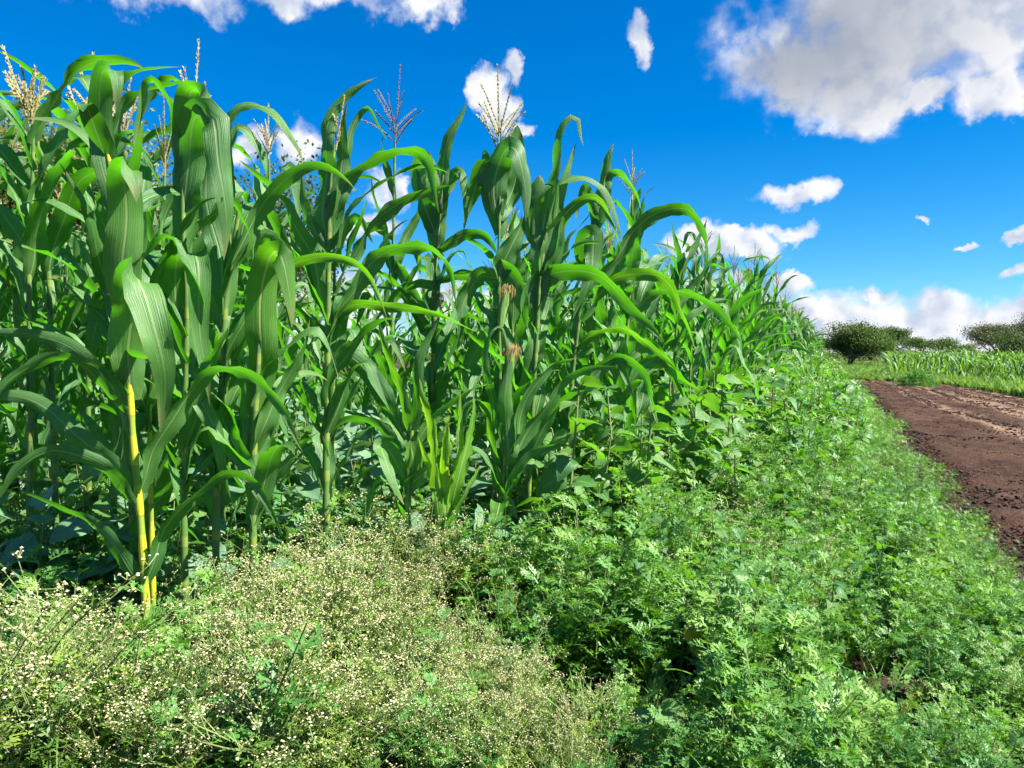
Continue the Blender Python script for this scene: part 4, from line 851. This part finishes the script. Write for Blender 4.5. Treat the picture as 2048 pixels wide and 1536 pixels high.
# ------------------------------------------------------------------ maize: the rest of the field
forms = [maize_form(1000 + i, 1.98 + 0.05 * (i % 5), 12 + i % 3, tassel=(i % 4 != 3)) for i in range(14)]
shoots = [maize_form(1100 + i, 1.55, 11, tassel=False, erect=0.12) for i in range(4)]
rng = np.random.default_rng(21)
spots = []
for row in range(0, 34):
    off = row * 0.62
    for s_ in np.arange(0, 90, 0.36):
        yy = 2.3 + s_ * 0.9 + rng.normal() * 0.09; xx = edge(yy) - 0.12 - off * 1.15 + rng.normal() * 0.09
        if yy > 40 or yy < 2.75: continue
        px, py = project(np.array([xx, yy, 1.2]))
        if px < -160 or px > 2100: continue
        spots.append((xx, yy, px, row))
kept = []
for xx, yy, px, row in spots:
    if min((xx - a) ** 2 + (yy - c) ** 2 for a, c in HERO) < 0.30 ** 2: continue
    if px > 560 and px < 1010 and 3.0 < yy < 15 and rng.random() < 0.58 - 0.1 * (yy > 9): continue
    if px < 560 and yy < 3.05: continue
    if px > 1010 and yy < 5 and rng.random() < 0.55: continue
    if yy > 7 and row > 7 and rng.random() < 0.65: continue
    if yy > 12 and row > 4: continue
    if yy > 10.5 and px < 420: continue
    kept.append((xx, yy, px, row))
kept.sort(key=lambda k: k[1])
def label_for(px, yy):
    if yy < 6 and px < 560: return 'maize plant in the dense dark stand behind the nearest plants at left'
    if yy < 7 and px < 1010: return 'maize plant seen through the gap in the middle of the front row'
    if yy < 7: return 'maize plant crowded behind the long arching blades right of centre'
    if px < 1100: return 'distant maize plant far behind the front row, left of centre'
    return 'small looking maize plant in the rows receding towards the acacia trees'
GROUPS = {}
NEAR, far_pts = 285, []
nfar_forms = []
def joined(parts, name, mats):
    b = MB(); 
    for nm, me, _ in parts:
        V = np.array([v.co for v in me.vertices]); Fq = [list(p.vertices) for p in me.polygons]
        l = me.uv_layers[0].data; uv = np.zeros((len(V), 2))
        for p in me.polygons:
            for li, vi in zip(p.loop_indices, p.vertices): uv[vi] = l[li].uv
        b.add(V, Fq, uv, {'stalk': 0, 'leaf': 1, 'tassel': 2}[nm])
    return b.data(name, mats)
low = [maize_form(1200 + i, 2.0, 11, tassel=True, mats=M_farleaf, n=10) for i in range(5)]
low_me = [joined(p, 'maize_plant', [M_stalk, M_farleaf, M_tassel]) for p in low]
for k, (xx, yy, px, row) in enumerate(kept):
    lb = label_for(px, yy); gr = {'maize plant in': 'maize in the left stand', 'maize plant se': 'maize in the gap', 'maize plant cr': 'maize right of centre', 'distant maize ': 'maize far behind', 'small looking ': 'maize receding to the right'}[lb[:14]]
    sc = rng.uniform(0.88, 1.10) * (0.84 if 560 < px < 1010 else 1.0)
    if px > 1010: sc *= 0.93
    if k < NEAR:
        if yy < 12:
            fm = forms[rng.integers(14)] if rng.random() < 0.85 else shoots[rng.integers(4)]
            place_parts(fm, 'maize_plant', (xx, yy, -0.02), rng.uniform(0, 6.3), sc, lb, gr)
        else:
            o = bpy.data.objects.new('maize_plant', low_me[rng.integers(5)]); COL.objects.link(o); o.location = (xx, yy, -0.02); o.rotation_euler = (0, 0, rng.uniform(0, 6.3)); o.scale = (sc,) * 3
            tag(o, lb, 'maize', gr)
    else: far_pts.append((xx, yy, sc))
for gk, tx in (('maize in the left stand', '{} maize plant from the left in the dense dark stand behind the nearest plants'), ('maize in the gap', '{} maize plant from the left in the gap of the front row'),
               ('maize right of centre', '{} maize plant from the left crowded behind the long arching blades right of centre'), ('maize far behind', '{} distant maize plant from the left far behind the front row')):
    by_place([(project(np.array(o.location))[0], o) for o in COL.objects if o.get('group') == gk], tx)
rec = sorted([(o.location[1], o) for o in COL.objects if o.get('group') == 'maize receding to the right'], key=lambda r: r[0])
by_place(rec[:45], '{} nearest maize plant in the rows receding towards the acacia trees')
print('MAIZE', len(kept), 'far', len(far_pts))
if far_pts:
    fo = [bpy.data.objects.new(f'maize_form_{i}', me) for i, me in enumerate(low_me)]; fp = np.array(far_pts)
    scatter('distant_maize', fo, np.stack([fp[:, 0], fp[:, 1], 0 * fp[:, 0] - 0.02], 1), rng.uniform(0, 6.3, len(fp)), fp[:, 2], rng.integers(0, 5, len(fp)), 'far end of the maize field merging into one mass', 'maize')

# ------------------------------------------------------------------ broad-leaved weeds as single plants
def heart_leaf(rng, L, kind):
    """broad blade along +x: 'lobed' (coarsely toothed, three-cornered), 'heart' or 'oval'"""
    n = 15; t = np.linspace(0, 1, n)
    if kind == 'heart': half = 0.46 * L * np.sin(math.pi * t ** 0.62) ** 0.8 * (1 - 0.25 * t)
    elif kind == 'oval': half = 0.26 * L * np.sin(math.pi * t ** 0.8)
    else: half = 0.50 * L * np.sin(math.pi * t ** 0.55) ** 0.7 * (1 - 0.35 * t) * (1 + 0.22 * np.abs(np.sin(t * 9.5 + rng.uniform(0, 1))) * (t > .12))
    half = np.maximum(half, 0.002); droop = rng.uniform(0.1, 0.55); cup = rng.uniform(0.05, 0.3)
    V = np.zeros((n, 5, 3)); UV = np.zeros((n, 5, 2))
    for k, u in enumerate((-1, -.5, 0, .5, 1)):
        back = (0.20 * L * (abs(u) ** 2) * (1 - t) ** 3) if kind != 'oval' else 0
        V[:, k, 0] = L * t - back; V[:, k, 1] = half * u; V[:, k, 2] = -droop * L * t ** 2 + cup * half * abs(u) + 0.03 * L * np.sin(7 * t + 2 * u + rng.uniform(0, 6)) * abs(u)
        UV[:, k, 0] = (u + 1) / 2; UV[:, k, 1] = t
    F = [[i*5+j, i*5+j+1, (i+1)*5+j+1, (i+1)*5+j] for i in range(n-1) for j in range(4)]
    return V.reshape(-1, 3), F, UV.reshape(-1, 2)
def broad_form(seed, H, kind, nl, L, mat):
    rng = np.random.default_rng(seed); parts = []; b = MB(); top = np.array([rng.normal() * .06, rng.normal() * .06, H])
    C = spline([np.zeros(3), top * .5 + rng.normal(size=3) * [.02, .02, 0], top], 12); pos = []
    b.add(*tube(C, np.linspace(.006, .003, 12), 5))
    for k in range(nl):
        t = 0.22 + 0.78 * k / (nl - 1); a = C[int(t * 11)]; an = k * 2.4 + rng.normal() * .3; pl = L * rng.uniform(.35, .7) * (1.2 - .6 * t); e = a + pl * nrm(np.array([math.cos(an), math.sin(an), rng.uniform(.5, 1.1)]))
        b.add(*tube(spline([a, e], 3), .0022, 4)); pos.append((e, an, L * rng.uniform(.75, 1.2) * (1.15 - .35 * t)))
    parts.append(('stem', b.data('stem', M_weedstem), None))
    for e, an, l in pos:
        q = MB(); V, F, UV = heart_leaf(rng, l, kind); q.add(V, F, UV, M=tr(*e) @ rotz(an) @ roty(rng.uniform(-.35, .55)) @ rotx(rng.normal() * .45)); parts.append(('leaf', q.data('leaf', mat), None))
    return parts
bf = [broad_form(2000 + i, 0.52 + 0.05 * (i % 3), 'lobed', 17, 0.082, M_broad) for i in range(6)]
hf = [broad_form(2100 + i, 0.40, 'heart', 9, 0.10, M_broad) for i in range(3)]
gf = [broad_form(2200 + i, 0.62, 'lobed', 9, 0.17, M_glauc) for i in range(3)]
of = [broad_form(2300 + i, 0.36, 'oval', 10, 0.10, M_broad) for i in range(3)]
rng = np.random.default_rng(31)
def ground_at(px, py, z):         # ground spot whose point at height z shows at a pixel
    r = ray(px, py); k = (z - EYE) / r[2]; return r[0] * k, r[1] * k
def broad(fm, px, py, z, s, label, group):
    xx, yy = ground_at(px, py, z); place_parts(fm, 'broad_leaved_weed', (xx, yy, -0.02), rng.uniform(0, 6.3), s, label, group, 'weed')
cnt = 0
for k in range(900):
    yy = 3.6 + 9.4 * rng.random() ** 1.2; xx = edge(yy) - 0.15 + abs(rng.normal()) * 0.42 * (1 + 0.10 * yy)
    if xx > road_left(yy) - 0.5: continue
    px, py = project(np.array([xx, yy, .4]))
    if px < 1080 or px > 1760: continue
    fm = bf[rng.integers(6)] if rng.random() < .75 else hf[rng.integers(3)]
    place_parts(fm, 'broad_leaved_weed', (xx, yy, -.02), rng.uniform(0, 6.3), rng.uniform(1.2, 1.75) * float(np.clip(1.15 - 0.30 * (xx - edge(yy)), .6, 1.1)), 'bright green broad-leaved weed in the strip right of the maize', 'broad-leaved weeds beside the maize', 'weed'); cnt += 1
    if cnt > 185: break
for k, (px, py, s) in enumerate(((560, 920, 1.0), (620, 900, 1.05), (660, 960, 1.0), (700, 900, .95), (750, 960, .9), (600, 990, .8), (690, 1000, .8), (860, 990, .8), (960, 1000, .9), (930, 930, .9))):
    broad(gf[k % 3], px, py, .5, s, 'grey-green toothed broad-leaved weed under the maize in the middle', 'grey-green weeds under the maize')
for k, (px, py, s) in enumerate(((420, 1080, .9), (350, 1040, .9), (450, 1150, .7), (215, 1090, .7), (470, 1000, 1.0), (160, 1060, .8), (380, 1120, .7), (100, 1020, .9))):
    broad(hf[k % 3], px, py, .35, s, 'heart-leaved creeper at the foot of the maize at left', 'heart-leaved creepers at the foot of the maize')
for k, (px, py, s) in enumerate(((160, 1250, .8), (90, 1230, .7), (300, 1420, .6), (540, 1340, .5), (1000, 1090, .9), (1040, 1060, .9), (60, 1420, .6), (760, 1450, .5))):
    broad(of[k % 3], px, py, .3, s, 'small oval-leaved weed poking out of the white flowering weeds', 'oval-leaved weeds among the flowers')
for k, (px, py, s) in enumerate(((1240, 1120, 1.0), (1330, 1080, 1.0), (1440, 1060, 1.0), (1470, 1140, .9), (1580, 1010, .9), (1740, 1060, .8), (1300, 1230, .8), (1500, 950, 1.0), (1620, 940, 1.0), (1180, 1010, 1.0), (1420, 1180, .8), (1650, 1120, .7))):
    broad((bf + hf)[k % 9], px, py, .42, s * .9, 'three-cornered leaved weed standing out of the feathery weeds in front', 'broad-leaved weeds in the foreground')
for gk, tx in (('grey-green weeds under the maize', '{} grey-green toothed weed from the left under the maize in the middle'), ('heart-leaved creepers at the foot of the maize', '{} heart-leaved creeper from the left at the foot of the maize'),
               ('oval-leaved weeds among the flowers', '{} oval-leaved weed from the left poking out of the cream flowers'), ('broad-leaved weeds in the foreground', '{} three-cornered leaved weed from the left among the feathery weeds in front')):
    by_place([(project(np.array(o.location))[0], o) for o in COL.objects if o.get('group') == gk], tx)
rec = sorted([(o.location[1], o) for o in COL.objects if o.get('group') == 'broad-leaved weeds beside the maize'], key=lambda r: r[0])
by_place(rec[:60], '{} nearest bright broad-leaved weed in the bank right of the maize')
# undergrowth inside the stand
ug = [o for o in farw]
x, y = rng.uniform(-12, 13, 9000), 2.9 + 21 * rng.random(9000) ** 1.3; k = (x < edge(y) - 0.1) & (abs(x) < y * .8); x, y = x[k], y[k]; n = len(x)
bj = []
for i, p in enumerate((bf[0], bf[1], gf[0], hf[0])):
    b = MB()
    for nm, me, _ in p:
        V = np.array([v.co for v in me.vertices]); b.add(V, [list(q.vertices) for q in me.polygons], None, 0 if nm == 'stem' else 1)
    bj.append(b.obj(f'undergrowth_form_{i}', [M_weedstem, M_glauc if i == 2 else M_broad], link=False))
scatter('undergrowth', bj, np.stack([x, y, 0*x - .02], 1), rng.uniform(0, 6.3, n), rng.uniform(.6, 1.2, n) * np.clip(0.6 + 0.3 * (edge(y) - x), .6, 1.0), rng.integers(0, 4, n), 'dark leafy undergrowth between the maize stalks', 'undergrowth')
# the yellow wilted leaf
yp = empty('wilted_weed', (*ground_at(1400, 1275, .22), -.02)); r5 = np.random.default_rng(5); b = MB(); b.add(*tube(spline([[0, 0, 0], [0.02, 0, .15], [0, 0, .27]], 6), .003, 4)); b.obj('stem', M_weedstem, yp)
for a in (0.2, -0.5, -1.2, -2.2): 
    q = MB(); V, F, UV = heart_leaf(r5, .10, 'lobed'); q.add(V, F, UV, M=tr(0, 0, .27) @ rotz(a - 1.1) @ roty(1.15)); q.obj('leaf', M_yellow, yp)
tag(yp, 'wilted weed with drooping yellow leaf above bare soil in the foreground', 'weed')

# ------------------------------------------------------------------ trees
def tree(name, label, loc, seed, H, R, mat, trunks=1, fork=0.35, flat=0.5, nleaf=6000, leaf=0.06, levels=3, bare=0.0, crown0=0.3, rt=0.1, group=None, lean=0.0, clump=0.28, cat='tree'):
    rng = np.random.default_rng(seed); root = tag(empty(name, loc), label, cat, group); wood = MB(); tips = []
    def limb(a, d, l, r, lev):
        n = 6; C = [a]; dd = d.copy()
        for i in range(n - 1):
            dd = nrm(dd + rng.normal(size=3) * 0.16 + np.array([0, 0, 0.05 - 0.10 * flat * (lev > 0)])); C.append(C[-1] + dd * l / (n - 1))
        C = np.array(C); wood.add(*tube(C, np.linspace(r, r * .55, n), 6 if lev < 2 else 4))
        if lev >= levels:
            tips.append(C[-1]); tips.append(C[3]); return
        m = rng.integers(3, 5) if lev else rng.integers(4, 6)
        for k in range(m):
            t = rng.uniform(.55, 1.0) if lev else rng.uniform(.8, 1.0); an = k * 2.4 + rng.uniform(0, 1); out = np.array([math.cos(an), math.sin(an), 0]); el = rng.uniform(.25, 1.0) * (1 - .55 * flat)
            limb(C[min(n-1, int(t * (n-1) + .5))], nrm(out + dd * .5 + np.array([0, 0, el])), l * rng.uniform(.55, .8) if lev else R * rng.uniform(.45, .7), r * .55, lev + 1)
    for k in range(trunks):
        an = rng.uniform(0, 6.3); limb(np.array([math.cos(an) * .1 * (trunks > 1), math.sin(an) * .1 * (trunks > 1), 0]), nrm(np.array([math.cos(an) * .35 * (trunks > 1) + lean, math.sin(an) * .35 * (trunks > 1), 1])), H * fork, rt, 0)
    T = np.array(tips); zt = np.percentile(T[:, 2], 97); sc = H * 0.94 / zt
    rx = np.percentile(np.hypot(T[:, 0], T[:, 1]), 95); sxy = R / rx
    scv = np.array([sxy, sxy, sc]); T = T * scv
    for v in wood.v: v *= scv
    wood.obj('trunk', M_bark, root)
    c = T[rng.integers(0, len(T), nleaf)] + nrm(rng.normal(size=(nleaf, 3))) * rng.random((nleaf, 1)) ** .6 * np.array([1, 1, .55 if flat > .3 else .8]) * R * clump * 1.5
    keep = c[:, 2] > H * crown0 * rng.uniform(.6, 1.1, nleaf); c = c[keep]; n = len(c)
    a = nrm(rng.normal(size=(n, 3))); bb = nrm(np.cross(a, rng.normal(size=(n, 3)))); l = leaf * rng.uniform(.6, 1.4, (n, 1))
    V = np.stack([c - a * l * .5, c + bb * l * .28, c + a * l * .5, c - bb * l * .28], 1).reshape(-1, 3); F = np.arange(4 * n).reshape(-1, 4)
    b = MB(); b.add(V, F); o = b.obj('crown', mat, root, smooth=False); return root
def tree_at(px, depth, **k): return (float((px - 1024) / FPX * depth), depth, -0.03)
# leafy tree standing in the maize at left
tree('leafy_tree', 'airy leafy tree with yellowing leaves rising behind the maize at left', tree_at(70, 11.5), 41, 4.7, 2.1, M_treeleaf, 2, .45, .1, 30000, .075, 3, crown0=.25, rt=.05, clump=.30)
tree('leafy_tree', 'second airy leafy tree showing between the tall maize blades left of centre', tree_at(400, 12.5), 42, 4.1, 2.0, M_treeleaf, 2, .42, .1, 24000, .075, 3, crown0=.2, rt=.05, clump=.30)
# acacias on the skyline
G_ac = 'acacia trees on the skyline'
tree('acacia_tree', 'broad dark green acacia bush tree at the end of the maize rows', tree_at(1694, 62), 51, 3.3, 2.9, M_acacia, 3, .32, .45, 32000, .13, 3, crown0=.12, rt=.09, group=G_ac, clump=.26)
tree('acacia_tree', 'flat-topped umbrella acacia with slender forked trunk', tree_at(1788, 70), 52, 3.4, 2.9, M_acacia, 1, .42, .9, 14000, .12, 3, crown0=.60, rt=.15, group=G_ac, lean=-.1, clump=.17)
tree('acacia_tree', 'small round dark acacia right of the umbrella-shaped one', tree_at(1850, 105), 53, 2.9, 1.7, M_acacia, 1, .38, .6, 3500, .17, 2, crown0=.3, rt=.08, group=G_ac)
tree('acacia_tree', 'small wide dark acacia in the middle of the far skyline', tree_at(1893, 108), 54, 3.1, 2.6, M_acacia, 2, .35, .7, 5500, .17, 2, crown0=.25, rt=.08, group=G_ac)
tree('acacia_tree', 'low dark acacia left of the tall grey ones', tree_at(1930, 110), 55, 2.3, 1.8, M_acacia, 2, .35, .6, 3000, .17, 2, crown0=.2, rt=.07, group=G_ac)
tree('acacia_tree', 'grey-green spreading acacia at the right side of the skyline', tree_at(1985, 74), 56, 3.8, 3.0, M_acacia2, 2, .35, .6, 26000, .12, 3, crown0=.2, rt=.12, group=G_ac, clump=.24)
tree('acacia_tree', 'tallest grey acacia cut by the right edge of the picture', tree_at(2070, 66), 57, 4.3, 2.9, M_acacia2, 2, .36, .5, 26000, .12, 3, crown0=.2, rt=.12, group=G_ac, clump=.25)
tree('acacia_tree', 'green rounded bush in front of the tall grey acacias', tree_at(2040, 52), 58, 2.4, 1.8, M_acacia, 3, .3, .3, 7000, .12, 3, crown0=.08, rt=.06, group=G_ac, clump=.3)
tree('acacia_tree', 'dark low acacia behind the trunk of the umbrella-shaped one', tree_at(1745, 84), 59, 2.4, 2.6, M_acacia, 3, .3, .4, 6000, .17, 2, crown0=.08, rt=.07, group=G_ac, clump=.3)
rng = np.random.default_rng(61)
for px, lb in ((1500, 'dark acacia top half hidden behind the far maize rows'), (1600, 'dark acacia nearest to the end of the maize rows')):
    tree('acacia_tree', lb, tree_at(px, 95), 70 + px % 7, 3.0, 3.0, M_acacia, 2, .35, .6, 6000, .2, 2, crown0=.15, rt=.09, group=G_ac)
# scrub belt under the skyline
b = MB(); r6 = np.random.default_rng(62); n = 60000; an = r6.uniform(-0.95, 0.95, n); dd = r6.uniform(88, 125, n); hh = np.clip(1.75 + .55 * fnoise(an * 30, dd * .08, .5, 2), .6, 2.6); c = np.stack([dd * np.tan(an), dd, hh * r6.random(n) ** .8], 1)
a = nrm(r6.normal(size=(n, 3))); bb = nrm(np.cross(a, r6.normal(size=(n, 3)))); l = .30 * r6.uniform(.5, 1.3, (n, 1))
V = np.stack([c - a*l*.5, c + bb*l*.3, c + a*l*.5, c - bb*l*.3], 1).reshape(-1, 3); b.add(V, np.arange(4*n).reshape(-1, 4)); tag(b.obj('scrub', M_acacia, smooth=False), 'low dark scrub along the far side of the fields', 'scrub', kind='stuff')

# round bush beside the track
bx_, by_ = ground_at(1850, 776, 0); bu = tag(empty('roadside_bush', (bx_, by_ + .55, -.02)), 'round soft green bush on the far side of the track bend', 'bush'); r7 = np.random.default_rng(63)
w_ = MB(); f_ = MB()
for k in range(420):
    an, el = r7.uniform(0, 6.3), r7.uniform(.05, 1.5); q = r7.uniform(.75, 1.05); d = np.array([math.cos(an)*math.cos(el)*.72, math.sin(an)*math.cos(el)*.72, math.sin(el)*.62])*q
    if k < 40: w_.add(*tube(spline([np.zeros(3), d*.5+[0, 0, .08], d], 4), [.008, .006, .004, .002], 3))
    for j in range(14):
        c = d * r7.uniform(.55, 1.05) + r7.normal(size=3)*.05; c[2] = abs(c[2]); a = nrm(d + r7.normal(size=3)*.5); e = nrm(np.cross(a, r7.normal(size=3))); l = r7.uniform(.04, .09)
        f_.add([c - a*l*.5, c + e*l*.16, c + a*l*.5, c - e*l*.16], [[0, 1, 2, 3]])
w_.obj('branches', M_bark, bu); f_.obj('foliage', M_weed, bu, smooth=False)

# ------------------------------------------------------------------ young crop across the track
cf = [joined(maize_form(3000 + i, 0.82, 8, tassel=False, mats=M_crop, n=8), 'young_crop_plant', [M_stalk, M_crop, M_tassel]) for i in range(5)]
rng = np.random.default_rng(71); pts = []
for row in np.arange(0, 46, 0.75):
    for s_ in np.arange(0, 60, 0.5):
        yy = 24 + row + rng.normal() * .1; xx = 0.483 * yy + s_ + rng.normal() * .1
        if xx > .74 * yy or xx < road_right(min(yy, 33.9)) + 2.2 and yy < 33: continue
        if xx < .483 * yy + .3: continue
        gapn = fnoise(xx, yy, .16, 3)
        if gapn > 0.95 or rng.random() < 0.22: continue
        pts.append((xx, yy, rng.uniform(.4, 1.2) * (1 - .25 * max(0, gapn))))
pts.sort(key=lambda p: p[1] - .25 * p[0]); 
for xx, yy, s in pts[:200]:
    o = bpy.data.objects.new('young_crop_plant', cf[rng.integers(5)]); COL.objects.link(o); o.location = (xx, yy, -.02); o.rotation_euler = (0, 0, rng.uniform(0, 6.3)); o.scale = (s * 1.0,) * 3
    tag(o, 'knee to waist high young crop plant in the near rows across the track', 'crop plant', 'young crop plants across the track')
fp = np.array(pts[200:]); print('CROP', len(pts))
fo = [bpy.data.objects.new(f'young_crop_form_{i}', me) for i, me in enumerate(cf)]
scatter('young_crop', fo, np.stack([fp[:, 0], fp[:, 1], 0*fp[:, 0] - .02], 1), rng.uniform(0, 6.3, len(fp)), fp[:, 2], rng.integers(0, 5, len(fp)), 'field of young green crop stretching away across the track', 'crop')
